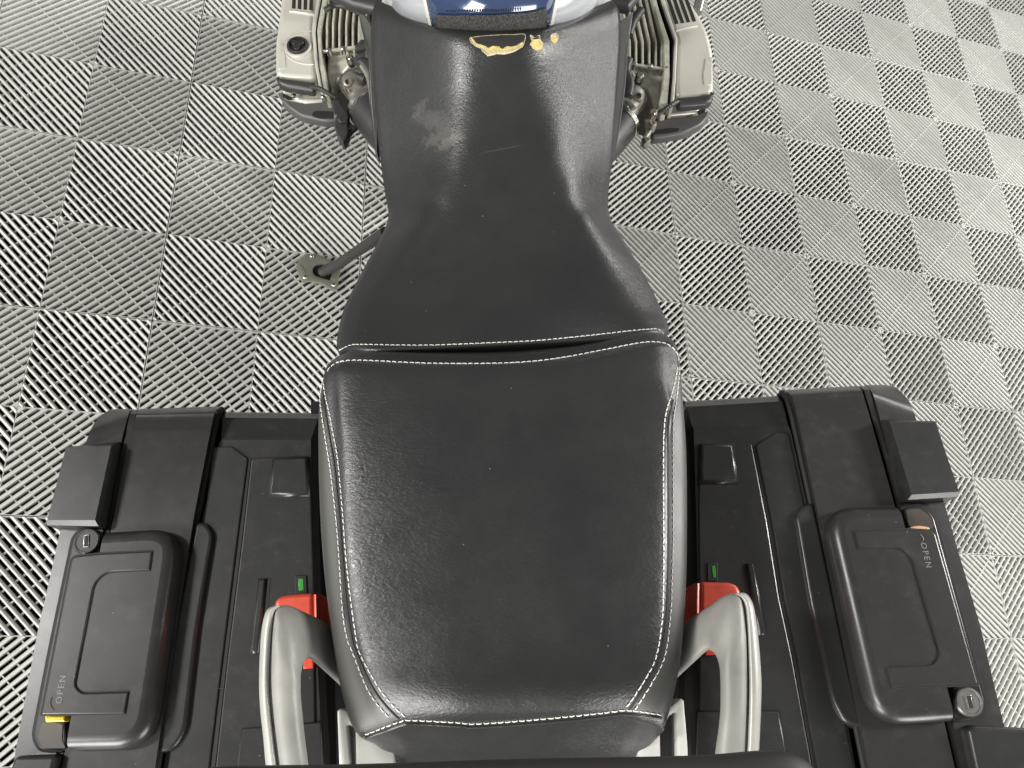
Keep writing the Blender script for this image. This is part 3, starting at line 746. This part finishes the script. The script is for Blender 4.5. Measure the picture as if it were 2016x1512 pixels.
def throttle(side):
    e = empty('throttle_body'); e.parent = bike
    s = side; mx = (lambda x: x) if s < 0 else (lambda x: 1942 - x)
    dy = 0 if s < 0 else 28
    z = ZC - .01
    q = lambda x, y, zz=None: U(mx(x), y + dy, z if zz is None else zz)
    ax = Vector((-s * -.35, .55, .45))
    # inlet flange ring seen nearly face on, then the alloy housing
    A_ = (s * .22, -.18, 1)
    MB().lathe(q(698, 160, z - .006), A_, [(.030, -.03), (.0305, -.002), (.029, .0), (.0245, .0012), (.0235, -.001), (.001, -.001)], 40).build('inlet_flange', M['plastic_side'], e)
    MB().lathe(q(699, 162, z - .003), A_, [(.0225, -.02), (.0225, .001), (.021, .003), (.012, .0042), (.001, .0044)], 36).build('flange_ring', M['cast'], e)
    fm = MB(); axv = Vector(A_).normalized(); ca = axv.orthogonal().normalized(); cb = axv.cross(ca); cc = q(698, 160, z - .006)
    for k in range(15):
        a = k * .17; x_ = math.cos(math.pi * (1.0 if s < 0 else 0.0) + (a - 1.1)); y_ = math.sin(math.pi * (1.0 if s < 0 else 0.0) + (a - 1.1))
        if k % 5 == 3: continue
        fm.box(cc + Vector((x_, y_, 0)) * .0268 + Vector((0, 0, .0022 - (x_ * s * .22 - y_ * .18) * .0268)), .0016, .0028, .0012, math.atan2(y_, x_))
    fm.build('cast_marking', M['steel'], e)
    MB().tube(spline([q(692, 158, z - .004), q(704, 180, z + .004), q(714, 200, z + .004), q(726, 220, z)], 5), [.019, .020, .021, .021, .020, .020, .020, .021, .021, .022, .024, .026, .028, .030, .030, .030][:16], 22).build('throttle_housing', M['cast'], e, 60)
    MB().lathe(q(686, 163, z + .022), (0, -.25, 1), [(.0085, -.01), (.0085, .003), (.0055, .004), (.0055, -.002), (.0005, -.002)], 20).build('linkage_boss', M['cast'], e)
    for x, y, r_ in ((689, 115, .0052), (719, 180, .0055), (684, 176, .003)) if s < 0 else ((682, 122, .0058), (655, 194, .005), (712, 185, .006), (656, 217, .0045), (668, 249, .0045)):
        zz = z + .026
        bb = MB().lathe(q(x, y, zz), (0, -.2, 1), [(r_, -.012), (r_, .004), (r_ * .8, .0052), (r_ * .5, .0052), (r_ * .5, .001), (.0004, .001)], 14).build('bolt', M['steel'], e)
        MB().lathe(q(x, y, zz - .014), (0, -.2, 1), [(r_ * 1.4, -.02), (r_ * 1.4, .002), (r_ * 1.1, .004), (.001, .004)], 14).build('bolt_boss', M['cast'] if y > 130 else M['rubber'], e)
    # hose clamp and intake duct
    pth = spline([q(722, 213, z), q(738, 232, z + .004), q(764, 262, z + .008), q(805, 300, z + .010)], 6)
    MB().tube(pth, .037, 32).build('intake_duct', M['rubber'], e, 60)
    t0 = (pth[2] - pth[0]).normalized()
    cl = MB().lathe(pth[1], t0, [(.0365, -.006), (.0385, -.005), (.0385, .005), (.0365, .006)], 36).build('hose_clamp', M['steel'], e)
    cl2 = MB().lathe(pth[0], t0, [(.028, -.012), (.033, -.008), (.034, -.003), (.030, .0)], 36).build('duct_rim', M['cast'], e)
    # black connectors, injector and hoses close to the frame
    MB().tube([q(716, 88, z + .02), q(712, 104, z + .03), q(714, 120, z + .028)], [.010, .0125, .011], 14).build('hose_elbow', M['rubber'], e, 60)
    MB().tube([q(706, 118, z + .02), q(718, 128, z + .026), q(728, 142, z + .02)], [.011, .010, .010], 14).build('sensor', M['rubber'], e, 60)
    MB().tube([q(708, 152, z + .03), q(720, 158, z + .03)], [.008, .010], 12).build('injector', M['rubber'], e, 60)
    if s < 0:
        poly('wiring_connector', [(653, 196), (666, 194), (672, 205), (686, 226), (684, 238), (668, 240), (657, 226)], M['rubber'], e, .02, .003, .003, z + .02)
        poly('wiring_connector', [(660, 226), (684, 232), (686, 262), (676, 282), (664, 268), (658, 250)], M['rubber'], e, .02, .003, .003, z + .012)
        MB().lathe(U(661, 230, z + .032), (0, -.3, 1), [(.003, -.004), (.003, .003), (.0005, .0032)], 10).build('bolt', M['steel'], e)
        MB().tube([U(672, 282, z), U(690, 262, z), U(700, 250, z)], .005, 8).build('wire', M['rubber'], e)
    else:
        poly('linkage_arm', [(1268, 232), (1283, 232), (1284, 256), (1274, 272), (1262, 276), (1272, 256)], M['cast'], e, .02, .003, .003, z + .012)
    return e
throttle(-1); throttle(1)
# dark frame tubes and cowl behind the fins
for pts in ([(640, -20), (700, 8), (742, 16)], [(1200, 8), (1232, 14), (1250, -10)]):
    MB().tube([U(*p, .60) for p in pts], .012, 12).build('frame_tube', M['rubber'], bike)
poly('front_cowl', [(632, -70), (652, -4), (700, 0), (726, 6), (752, -4), (752, -70)], M['rubber'], bike, .015, .004, .01, .56)
poly('front_cowl', [(1198, -60), (1200, 2), (1214, 10), (1238, 4), (1256, -60)], M['rubber'], bike, .02, .006, .01, .60)
MB().tube([U(1386, -30, .46), U(1372, 24, .45)], .010, 14).build('exhaust_pipe', M['steel'], bike)
# engine block below, seen only through gaps
poly('engine_block', [(690, -60), (1260, -60), (1235, 200), (1150, 280), (820, 280), (745, 180)], M['gap'], bike, .1, .02, .02, .40)

# ------------------------------------------------------------------ side stand
st = empty('side_stand'); st.parent = bike
foot = FL(634, 534, .012)
leg = [FL(634, 536, .012), FL(646, 530, .03), FL(668, 518, .06), U(760, 458, .30)]
MB().tube([leg[0], leg[1], leg[2], leg[3]], [.0105, .0115, .0100, .013], 14).build('stand_leg', M['rubber'], st, 60)
def fprism(pts, z, depth, bevel, r):
    q = rounded([LEANM @ FL(x, y, z) for x, y in pts], r)
    b = MB().prism(q, depth, bevel); b.v = [tuple(LI @ Vector(v)) for v in b.v]; return b
fo = [(601, 502), (611, 499), (621, 499), (651, 511), (672, 526), (668, 545), (664, 570), (653, 570), (633, 558), (612, 553), (596, 554), (590, 546), (583, 524), (588, 512)]
fi = [(622, 522), (633, 519), (643, 521), (650, 526), (655, 533), (652, 544), (649, 552), (640, 549), (630, 546), (620, 542), (616, 536), (615.5, 531), (617, 527), (619, 524)]
ou = [LEANM @ FL(x, y, .013) for x, y in fo]; inn = [LEANM @ FL(x, y, .013) for x, y in fi]
b = MB().ringprism(ou, inn, .006, .0012, 2); b.v = [tuple(LI @ Vector(v)) for v in b.v]
plate = b.build('stand_foot_plate', M['plate'], st)
fprism([(600, 505), (650, 514), (668, 528), (660, 564), (640, 556), (598, 550), (588, 526)], .006, .005, .001, .004).build('foot_shadow_pad', M['gap'], st)  # black pad under the plate, painted in as its contact shadow
for x, y in ((614, 504), (600, 546), (656.5, 561)):
    c = FL(x, y, .013); MB().lathe(c, LI.to_3x3() @ Vector((0, 0, 1)), [(.0042, 0), (.0042, .0015), (.003, .0028), (.0005, .003)], 14).build('screw', M['steel'], plate)
mk = MB()
for k in range(7):
    a = (589.5 + k * 1.9, 520.5 + k * 2.7)
    p1 = FL(a[0], a[1], .0132); p2 = FL(a[0] + 3.4, a[1] - 1.6, .0132); mk.tube([p1, p2], .0004, 5)
mk.build('engraved_mark', M['gap'], plate)

# ------------------------------------------------------------------ grab rails and rear carrier
def railpart(outer, inner, name, flange):
    pass
def grab_rail(side):
    e = empty('grab_rail'); e.parent = bike
    if side < 0:
        L = [(748, 1335, .785), (700, 1300, .800), (640, 1256, .835), (596, 1236, .862), (566, 1240, .872), (554, 1272, .876), (552, 1330, .878), (556, 1400, .878), (566, 1470, .876), (576, 1560, .87)]
        wd = [62, 62, 56, 48, 42, 40, 40, 40, 41, 42]
        fo = [(540, 1192), (526, 1200), (518, 1222), (513, 1262), (510, 1337), (512, 1394), (518, 1450), (523, 1506), (530, 1560)]
        fin_ = [(556, 1195), (546, 1202), (541, 1222), (537, 1262), (533, 1337), (536, 1394), (542, 1450), (549, 1506), (556, 1560)]
        out = [(677, 1262), (640, 1226), (600, 1206), (577, 1195), (558, 1192), (545, 1198), (540, 1216), (536, 1262), (534, 1337), (537, 1394), (543, 1450), (550, 1506), (557, 1560)]
        inn = [(690, 1368), (640, 1322), (612, 1298), (604, 1298), (597, 1305), (594, 1317), (592, 1330), (592, 1350), (592, 1366), (595, 1400), (600, 1450), (607, 1506), (613, 1560)]
    else:
        fo = [(1452, 1167), (1468, 1168), (1480, 1183), (1487, 1210), (1494, 1266), (1499, 1337), (1498, 1400), (1494, 1483), (1490, 1560)]
        fin_ = [(1446, 1171), (1456, 1178), (1463, 1190), (1466, 1210), (1468, 1266), (1470, 1337), (1470, 1400), (1467, 1483), (1464, 1560)]
        out = [(1322, 1246), (1360, 1218), (1400, 1190), (1423, 1174), (1440, 1168), (1454, 1172), (1462, 1190), (1467, 1230), (1470, 1266), (1471, 1337), (1470, 1400), (1467, 1483), (1464, 1560)]
        inn = [(1318, 1348), (1366, 1304), (1392, 1281), (1400, 1281), (1407, 1286), (1413, 1298), (1416, 1310), (1418, 1330), (1418.6, 1366), (1418, 1400), (1414, 1440), (1408, 1484), (1403, 1560)]
    zt = [.80, .835, .855, .865, .872, .876, .878, .88, .88, .88, .88, .878, .874]
    rows = []
    for o, i, z in zip(out, inn, zt):
        o = Vector((*o, 0)); i = Vector((*i, 0)); r = []
        for t, dz in ((-.001, -.030), (0, -.008), (.05, -.0025), (.2, 0), (.45, .0008), (.7, -.0005), (.87, -.004), (.96, -.009), (1.0, -.018), (1.0, -.034)):
            p = o.lerp(i, t); r.append(U(p.x, p.y, z + dz))
        rows.append(r)
    MB().sheet(surf(rows, 5, 2), 0).build('rail_body', M['rail'], e, 75)
    zf = [.872, .872, .873, .874, .875, .876, .876, .875, .872]
    rows = []
    for o, i, z in zip(fo, fin_, zf):
        o = Vector((*o, 0)); i = Vector((*i, 0)); r = []
        for t, dz in ((0, -.03), (0, -.012), (.06, -.004), (.25, .0), (.55, .001), (.8, -.001), (.86, -.005), (.9, -.012)):
            p = o.lerp(i, t); r.append(U(p.x, p.y, z + dz))
        rows.append(r)
    MB().sheet(surf(rows, 5, 2), 0).build('rail_flange', M['flange'], e, 60)
    return e
grab_rail(-1); grab_rail(1)
def frameprism(name, o, i, z, mat, depth, bevel):
    MB().ringprism(P(o, z), P(i, z), depth, bevel, 2).build(name, mat, bike)
frameprism('rear_carrier', [(663, 1400), (668, 1395), (720, 1412), (775, 1440), (775, 1540), (668, 1540)], [(682, 1430), (686, 1427), (697, 1431), (699, 1440), (701, 1535), (691, 1535)], .79, M['carrier'], .03, .003)
frameprism('rear_carrier', [(1262, 1425), (1314, 1396), (1340, 1375), (1347, 1379), (1354, 1460), (1358, 1540), (1250, 1540)], [(1300, 1440), (1318, 1410), (1326, 1404), (1333, 1403), (1334, 1440), (1335, 1535), (1302, 1535)], .79, M['carrier'], .03, .003)
# the near bar of the luggage rack across the bottom of the view
MB().tube(spline([U(380, 1572, .98), U(430, 1556, .98), U(700, 1551, .98), U(1007, 1541, .98), U(1360, 1534, .98), U(1540, 1524, .98), U(1580, 1560, .97)], 8), .016, 14).build('luggage_rack', M['rack'], bike, 60)

# ------------------------------------------------------------------ panniers
def text(name, body, size, mat, parent, o, xdir, ydir, ext=.0002):
    cu = bpy.data.curves.new(name, 'FONT'); cu.body = body; cu.size = size; cu.extrude = ext; cu.align_x = 'CENTER'; cu.align_y = 'CENTER'; cu.space_character = 1.3; cu.resolution_u = 2
    t = bpy.data.objects.new(name, cu); sc.collection.objects.link(t)
    dg = bpy.context.evaluated_depsgraph_get(); me = bpy.data.meshes.new_from_object(t.evaluated_get(dg))
    bpy.data.objects.remove(t); 
    ob = link(name, me, parent, mat)
    x = xdir.normalized(); y = (ydir - x * x.dot(ydir)).normalized(); z = x.cross(y)
    if z.z < 0: y = -y; z = x.cross(y)
    ob.matrix_local = Matrix.Translation(o) @ Matrix((x, y, z)).transposed().to_4x4()
    return ob
def lerp_rows(Lp, Rp, n, sm_=True):
    Ls = [U(*p) for p in Lp]; Rs = [U(*p) for p in Rp]
    Ls = spline(Ls[:5], 4) + Ls[5:] if sm_ else Ls; Rs = spline(Rs[:5], 4) + Rs[5:] if sm_ else Rs
    return [[a.lerp(b, k / n) for k in range(n + 1)] for a, b in zip(Ls, Rs)]
def pannier(side, D):
    e = empty('pannier'); e.rotation_euler = (0, -LEAN, 0)
    pl, lid = M['plastic'], M['plastic_lid']
    MB().prism(rounded(P(D['core'], .728), .02), .34, .015).build('shell', lid, e)
    MB().sheet(lerp_rows(*D['base'], 6, False), .05).build('inner_shell', pl, e, 12)
    MB().sheet(lerp_rows(*D['mid'], 6), .035).build('middle_shell', lid, e, 24)
    MB().sheet(lerp_rows(*D['strip'], 2), .03).build('seal_strip', lid, e, 24)
    MB().sheet(lerp_rows(*D['lid'], 6), .04).build('lid', lid, e, 24)
    MB().tube([U(*p) for p in D['band']], .0035, 10).build('gap_seal', M['gap'], e)
    for p in D['panels']:
        MB().prism(rounded(P(p[0], p[1]), p[2]), .02, .0015, 2).build('inset_panel', pl, e)
    MB().prism(P(D['groove'], .7527), .004).build('panel_groove', M['gap'], e)
    MB().prism(P(D['pad'], .7600), .0075, .0038, 1).build('raised_pad', pl, e)
    t = D['tongue']; MB().prism(rounded(P(t, .7605), .012), .012, .004, 3, taper=.002).build('raised_tongue', pl, e)
    MB().prism(P(D['bar'], .7585), .0062, .0026, 1).build('slot_cover', pl, e)
    MB().prism(P(D['slot'], .7549), .002).build('slot', M['gap'], e)
    MB().prism(P(D['low'], .7568), .005, .0018, 1).build('raised_pad', pl, e)
    # indicator window
    g = D['green']
    wdw = MB().prism(rounded(P(g[0], .7562), .001), .004, .0008, 2).build('indicator_window', M['gap'], e)
    MB().prism(P(g[1], .7568), .003, .0006, 2).build('green_flag', M['green'], wdw)
    # red release latch
    r = D['red']
    MB().prism(rounded(P(r[0], None), .004), .05, .004, 3).build('release_latch', M['red'], e)
    MB().prism(rounded(P(r[1], None), .002), .03, .003, 3).build('release_latch', M['red'], e)
    MB().prism(P(r[2], .7582), .01, .001, 2).build('latch_foot', M['red'], e)
    # wedge shaped bumper on the lid
    wd = D['wedge']; z0 = .782
    top = P(wd['top'], z0); low = [U(p[0], p[1], z) for p, z in zip(wd['low'], wd['lz'])]
    n = len(top); b = MB(); b.add(top + low + [p - Vector((0, 0, .06)) for p in low], [tuple(range(n))] + [(i, (i + 1) % n, n + (i + 1) % n, n + i) for i in range(n)] + [(n + i, n + (i + 1) % n, 2 * n + (i + 1) % n, 2 * n + i) for i in range(n)])
    bo = b.build('bumper', pl, e, 20)
    # handle housing
    MB().prism(rounded(P(D['recess'], .7625), .012), .004, .0004, 1).build('handle_gap_shade', M['gap'], e)  # black underlay sheet drawn as the shaded gap round the recess
    rc = inset_px(D['recess'], 5)
    MB().prism(rounded(P(rc, .7655), .011), .006, .0015, 2).build('handle_bed', lid, e)
    MB().prism(rounded(P(D['well'], .7662), .004), .003, .0003, 1).build('tab_well', M['well'], e)
    blk = D['block']
    MB().prism(rounded(P(blk, .784), [D['br'][k] for k in range(len(blk))], 8), .024, .014, 7, 0.0, True).build('handle_block', lid, e)
    hd = D['handle']; MB().prism(rounded(P(grow_px(hd, 2.6), .7845), D['hr'], 6), .001, .0002, 1).build('handle_gap_shade', M['gap'], e)  # black outline sheet under the handle stands in for its shaded gap
    hh = MB().prism(rounded(P(hd, .7862), D['hr'], 6), .016, .0015, 2).build('handle', lid, e)
    c = U(*D['lock'], .770)
    lk = MB().lathe(c, (0, 0, 1), [(.0140, -.003), (.0140, .0008), (.0128, .0022), (.0118, .0022), (.0112, .0012), (.0004, .0012)], 36).build('lock', D['lockmat'], e)
    MB().box(c + Vector((0, 0, .0018)), .0052, .0135, .0016, D['krot']).build('keyway_rim', M['steel'], lk)
    MB().box(c + Vector((0, 0, .0024)), .0036, .0118, .0018, D['krot']).build('keyhole', M['gap'], lk)
    tb = D['tab']; MB().prism(rounded(P(tb[0], .7775), .0015), .010, .0025, 3).build('pull_tab', tb[1], e)
    tx = D['text']; a = U(*tx[0], .7864); b_ = U(*tx[1], .7864); text('embossed_lettering', 'OPEN', .0088, M['lettering'], hh, (a + b_) / 2, b_ - a, Vector((1, 0, 0)))
    tx = D['arrow']
    pa = [U(x, y, .7866) for x, y in tx]; MB().tube(spline(pa, 4), .0004, 6).build('embossed_arrow', M['plastic_side'], hh)
    for q in D['marks']:
        if q[0] == 'text': a = U(*q[1], .7515); b_ = U(*q[2], .7515); text('embossed_lettering', 'VARIO', .006, M['plastic_side'], e, (a + b_) / 2, b_ - a, Vector((1, 0, 0)))
    scb = MB(); rs_ = random.Random(5 + side)
    for k in range(9):
        bx, by = D['scr'][k % len(D['scr'])]; x = bx + rs_.uniform(-28, 28); y = by + rs_.uniform(-60, 60); a = rs_.uniform(-1.2, .4); L_ = rs_.uniform(4, 11)
        p1, p2 = U(x, y, D['sz']), U(x + L_ * math.cos(a), y + L_ * math.sin(a), D['sz']); scb.tube([p1, (p1 + p2) / 2, p2], [.0001, .00022, .0001], 5)
    tag(scb.build('scratches', M['plastic_side'], e), kind='stuff')
    MB().prism(rounded(P(D['lowwedge'], .775), .006), .05, .004, 3).build('bumper', pl, e)
    return e
def inset_px(pts, d):
    q = [Vector((x, -y, 0)) for x, y in pts]; f = area2(q) < 0
    if f: q = q[::-1]
    q = inset(q, d)
    if f: q = q[::-1]
    return [(p.x, -p.y) for p in q]
def grow_px(pts, d): return inset_px(pts, -d)

LFT = dict(scr=[(560, 1060), (440, 1340), (560, 930), (430, 1180)], sz=.7545,
    core=[(262, 812), (620, 818), (620, 1570), (28, 1570), (105, 1120), (172, 860)],
    base=([(438, 811, .70), (438, 813, .725), (437, 822, .742), (436, 866, .752), (432, 872, .7519), (430, 876, .7519), (398, 1025, .7519), (370, 1200, .7519), (322, 1512, .7519), (312, 1575, .7519)],
          [(627, 813, .70), (627, 815, .725), (626, 824, .742), (612, 866, .752), (612, 872, .7519), (612, 876, .7519), (614, 1000, .7519), (618, 1165, .7519), (630, 1400, .7519), (640, 1575, .7519)]),
    mid=([(277, 805, .700), (274, 806, .728), (270, 813, .7575), (266, 824, .760), (256, 852, .764), (219, 1040, .764), (175, 1260, .764), (121, 1512, .764), (110, 1575, .764)],
         [(430, 800, .700), (428, 802, .728), (424, 809, .7575), (420, 822, .760), (414, 850, .764), (383, 1010, .764), (353, 1190, .764), (305, 1512, .764), (296, 1575, .764)]),
    strip=([(260, 806, .72), (258, 812, .745), (250, 840, .757), (206, 1040, .757), (160, 1260, .757), (108, 1512, .757), (96, 1575, .757)],
           [(273, 806, .72), (270, 812, .745), (261, 840, .757), (217, 1040, .757), (171, 1260, .757), (119, 1512, .757), (107, 1575, .757)]),
    lid=([(240, 805, .690), (214, 808, .715), (190, 828, .735), (176, 852, .752), (165, 886, .7575), (116, 1056, .7575), (100, 1130, .7575), (74, 1244, .7575), (50, 1372, .7575), (30, 1482, .7575), (16, 1575, .7575)],
         [(262, 805, .700), (258, 807, .728), (254, 814, .748), (250, 826, .756), (243, 852, .760), (205, 1030, .760), (186, 1130, .760), (160, 1250, .760), (134, 1370, .760), (110, 1482, .760), (92, 1575, .760)]),
    band=[(440, 812, .70), (436, 806, .735), (428, 818, .748), (420, 860, .754), (389, 1020, .754), (359, 1200, .754), (310, 1512, .754), (300, 1575, .754)],
    panels=[([(419, 880), (455, 878), (488, 902), (468, 1056), (438, 1297), (412, 1512), (402, 1575), (318, 1575), (350, 1390), (396, 1060)], .7545, .003),
            ([(495, 902), (607, 897), (612, 985), (618, 1165), (618, 1300), (622, 1575), (418, 1575), (424, 1512), (448, 1297), (478, 1056)], .7545, .003)],
    groove=[(489, 900), (494, 902), (477, 1056), (447, 1297), (423, 1512), (415, 1575), (406, 1575), (412, 1512), (439, 1297), (469, 1056)],
    pad=[(535, 901), (606, 897), (609, 976), (527, 977)],
    tongue=[(384, 1028), (404, 1028), (420, 1050), (389, 1237), (365, 1440), (340, 1478), (300, 1486), (330, 1300)],
    bar=[(507, 1139), (524, 1138), (509, 1286), (491, 1287)],
    slot=[(525, 1137), (532, 1137), (528, 1200), (510, 1288), (511, 1284)],
    low=[(474, 1434), (632, 1420), (640, 1575), (458, 1575)],
    green=([(580, 1133), (603, 1133), (605, 1170), (581, 1170)], [(587, 1139), (597, 1139), (598, 1162), (588, 1163)]),
    red=([(540, 1186, .80), (546, 1177, .80), (556, 1172, .80), (580, 1169, .80), (616, 1167, .80), (617, 1240, .80), (575, 1260, .80), (541, 1240, .80)],
         [(616, 1167.5, .80), (634, 1170, .792), (648, 1190, .786), (654, 1240, .782), (650, 1300, .78), (618, 1300, .80)],
         [(597, 1290), (616, 1296), (616, 1315), (597, 1317)]),
    wedge=dict(top=[(131, 882), (219, 877), (187, 1024), (93, 1024)], low=[(130, 880), (237, 870), (194, 1036), (92, 1034)], lz=[.779, .762, .7772, .7775]),
    recess=[(160, 1036), (203, 1046), (200, 1100), (131, 1410), (137, 1481), (76, 1482), (60, 1452), (93, 1281), (140, 1056)],
    well=[(84, 1420), (124, 1424), (122, 1458), (131, 1474), (84, 1473), (73, 1452)],
    block=[(204, 1044), (355, 1035), (290, 1476), (128, 1479)],
    br=[0, .042, .042, 0],
    handle=[(142, 1096), (196, 1090), (299, 1085), (294, 1122), (209, 1126), (185, 1148), (146, 1350), (160, 1365), (252, 1362), (245, 1405), (81, 1407)],
    hr=[.006, 0, .0008, .0008, .012, .008, .012, .006, .0008, .0008, .002],
    lock=(171.5, 1066), lockmat=M['plastic'], krot=R(8), tab=([(87, 1409), (128, 1408), (127, 1421), (88, 1422)], M['yellow']),
    text=((116, 1385), (125, 1330)), arrow=[(102, 1372), (99, 1382), (101, 1392), (106, 1398)],
    marks=[], lowwedge=[(28, 1488), (112, 1486), (105, 1512), (98, 1575), (0, 1575)])
pannier(-1, LFT)
tag(bpy.data.objects['pannier'], 'black pannier on the left with a bright yellow pull tab below its handle', 'pannier', 'panniers')
RGT = dict(scr=[(1420, 1000), (1430, 1095), (1560, 1150), (1600, 1260)], sz=.7545,
    core=[(1352, 800), (1690, 770), (1790, 830), (1872, 1080), (1990, 1570), (1352, 1570)],
    base=([(1349, 790, .70), (1350, 792, .725), (1352, 801, .742), (1362, 838, .752), (1366, 846, .7519), (1366, 850, .7519), (1370, 1000, .7519), (1374, 1165, .7519), (1374, 1400, .7519), (1370, 1575, .7519)],
          [(1536, 779, .70), (1537, 781, .725), (1540, 790, .742), (1552, 838, .752), (1556, 846, .7519), (1557, 850, .7519), (1588, 990, .7519), (1618, 1165, .7519), (1664, 1400, .7519), (1696, 1575, .7519)]),
    mid=([(1543, 768, .700), (1548, 769, .728), (1556, 776, .7575), (1562, 790, .760), (1570, 820, .764), (1600, 960, .764), (1642, 1165, .764), (1710, 1512, .764), (1722, 1575, .764)],
         [(1684, 760, .700), (1689, 761, .728), (1696, 768, .7575), (1701, 782, .760), (1710, 812, .764), (1760, 990, .764), (1808, 1200, .764), (1880, 1512, .764), (1896, 1575, .764)]),
    strip=([(1690, 760, .72), (1698, 764, .745), (1708, 792, .757), (1764, 990, .757), (1812, 1200, .757), (1884, 1512, .757), (1900, 1575, .757)],
           [(1702, 760, .72), (1710, 764, .745), (1719, 792, .757), (1774, 990, .757), (1822, 1200, .757), (1894, 1512, .757), (1910, 1575, .757)]),
    lid=([(1703, 758, .700), (1708, 760, .728), (1714, 768, .748), (1720, 780, .756), (1728, 806, .760), (1776, 985, .760), (1803, 1100, .760), (1836, 1244, .760), (1866, 1372, .760), (1890, 1482, .760), (1910, 1575, .760)],
         [(1738, 758, .690), (1762, 762, .715), (1785, 784, .735), (1797, 806, .752), (1808, 840, .7575), (1862, 1000, .7575), (1890, 1097, .7575), (1930, 1232, .7575), (1960, 1360, .7575), (1990, 1482, .7575), (2010, 1575, .7575)]),
    band=[(1534, 780, .70), (1540, 773, .735), (1550, 785, .748), (1560, 822, .754), (1592, 970, .754), (1628, 1150, .754), (1702, 1512, .754), (1714, 1575, .754)],
    panels=[([(1379, 872), (1480, 872), (1511, 1031), (1534, 1176), (1558, 1286), (1596, 1492), (1610, 1575), (1376, 1575), (1378, 1300), (1376, 1000)], .7545, .003),
            ([(1488, 876), (1528, 851), (1548, 851), (1554, 858), (1584, 1000), (1620, 1190), (1672, 1460), (1696, 1575), (1620, 1575), (1606, 1492), (1568, 1286), (1544, 1176), (1521, 1031)], .7545, .003)],
    groove=[(1482, 873), (1487, 875), (1520, 1031), (1543, 1176), (1567, 1286), (1605, 1492), (1619, 1575), (1610, 1575), (1597, 1492), (1559, 1286), (1535, 1176), (1512, 1031)],
    pad=[(1379, 873), (1444, 873), (1456, 950), (1378, 951)],
    tongue=[(1602, 990), (1586, 992), (1566, 1012), (1594, 1180), (1638, 1380), (1662, 1424), (1700, 1436), (1660, 1260)],
    bar=[(1470, 1109), (1486, 1109), (1510, 1250), (1494, 1251)],
    slot=[(1463, 1109), (1469, 1109), (1492, 1251), (1480, 1200)],
    low=[(1372, 1399), (1534, 1399), (1566, 1575), (1368, 1575)],
    green=([(1392, 1108), (1413, 1108), (1414, 1144), (1393, 1144)], [(1401, 1114), (1408, 1114), (1410, 1137), (1404, 1137)]),
    red=([(1379, 1145, .80), (1437, 1146, .80), (1452, 1152, .80), (1459, 1165, .80), (1458, 1220, .80), (1420, 1240, .80), (1379, 1220, .80)],
         [(1379, 1145.5, .80), (1363, 1150, .794), (1349, 1166, .786), (1346, 1210, .782), (1350, 1280, .78), (1377, 1280, .80)],
         [(1390, 1262), (1411, 1266), (1411, 1289), (1390, 1290)]),
    wedge=dict(top=[(1752, 831), (1842, 832), (1888, 968), (1795, 974)], low=[(1738, 826), (1843, 829), (1887, 978), (1787, 984)], lz=[.762, .779, .7775, .7772]),
    recess=[(1766, 995), (1818, 990), (1842, 1012), (1945, 1385), (1938, 1404), (1918, 1417), (1874, 1423), (1872, 1350), (1786, 1042)],
    well=[(1782, 1003), (1812, 1001), (1830, 1014), (1840, 1040), (1790, 1038)],
    block=[(1770, 993), (1626, 996), (1726, 1430), (1882, 1421)],
    br=[0, .042, .042, 0],
    handle=[(1684, 1044), (1786, 1042), (1840, 1045), (1926, 1348), (1759, 1354), (1748, 1313), (1838, 1309), (1852, 1286), (1797, 1098), (1776, 1079), (1693, 1080)],
    hr=[.0008, 0, .006, .002, .0008, .0008, .008, .010, .012, .010, .0008],
    lock=(1907, 1382), lockmat=M['lock_pale'], krot=R(2), tab=([(1794, 1036), (1812, 1034), (1830, 1037), (1834, 1047), (1794, 1046)], M['tan']),
    text=((1818, 1072), (1828, 1114)), arrow=[(1812, 1052), (1817, 1058), (1817, 1064), (1811, 1072)],
    marks=[], lowwedge=[(1906, 1436), (1918, 1428), (2040, 1434), (2060, 1575), (1936, 1575)])
pr_ = pannier(1, RGT)
tag(pr_, 'black pannier on the right with a faded tan tab above its handle', 'pannier', 'panniers')
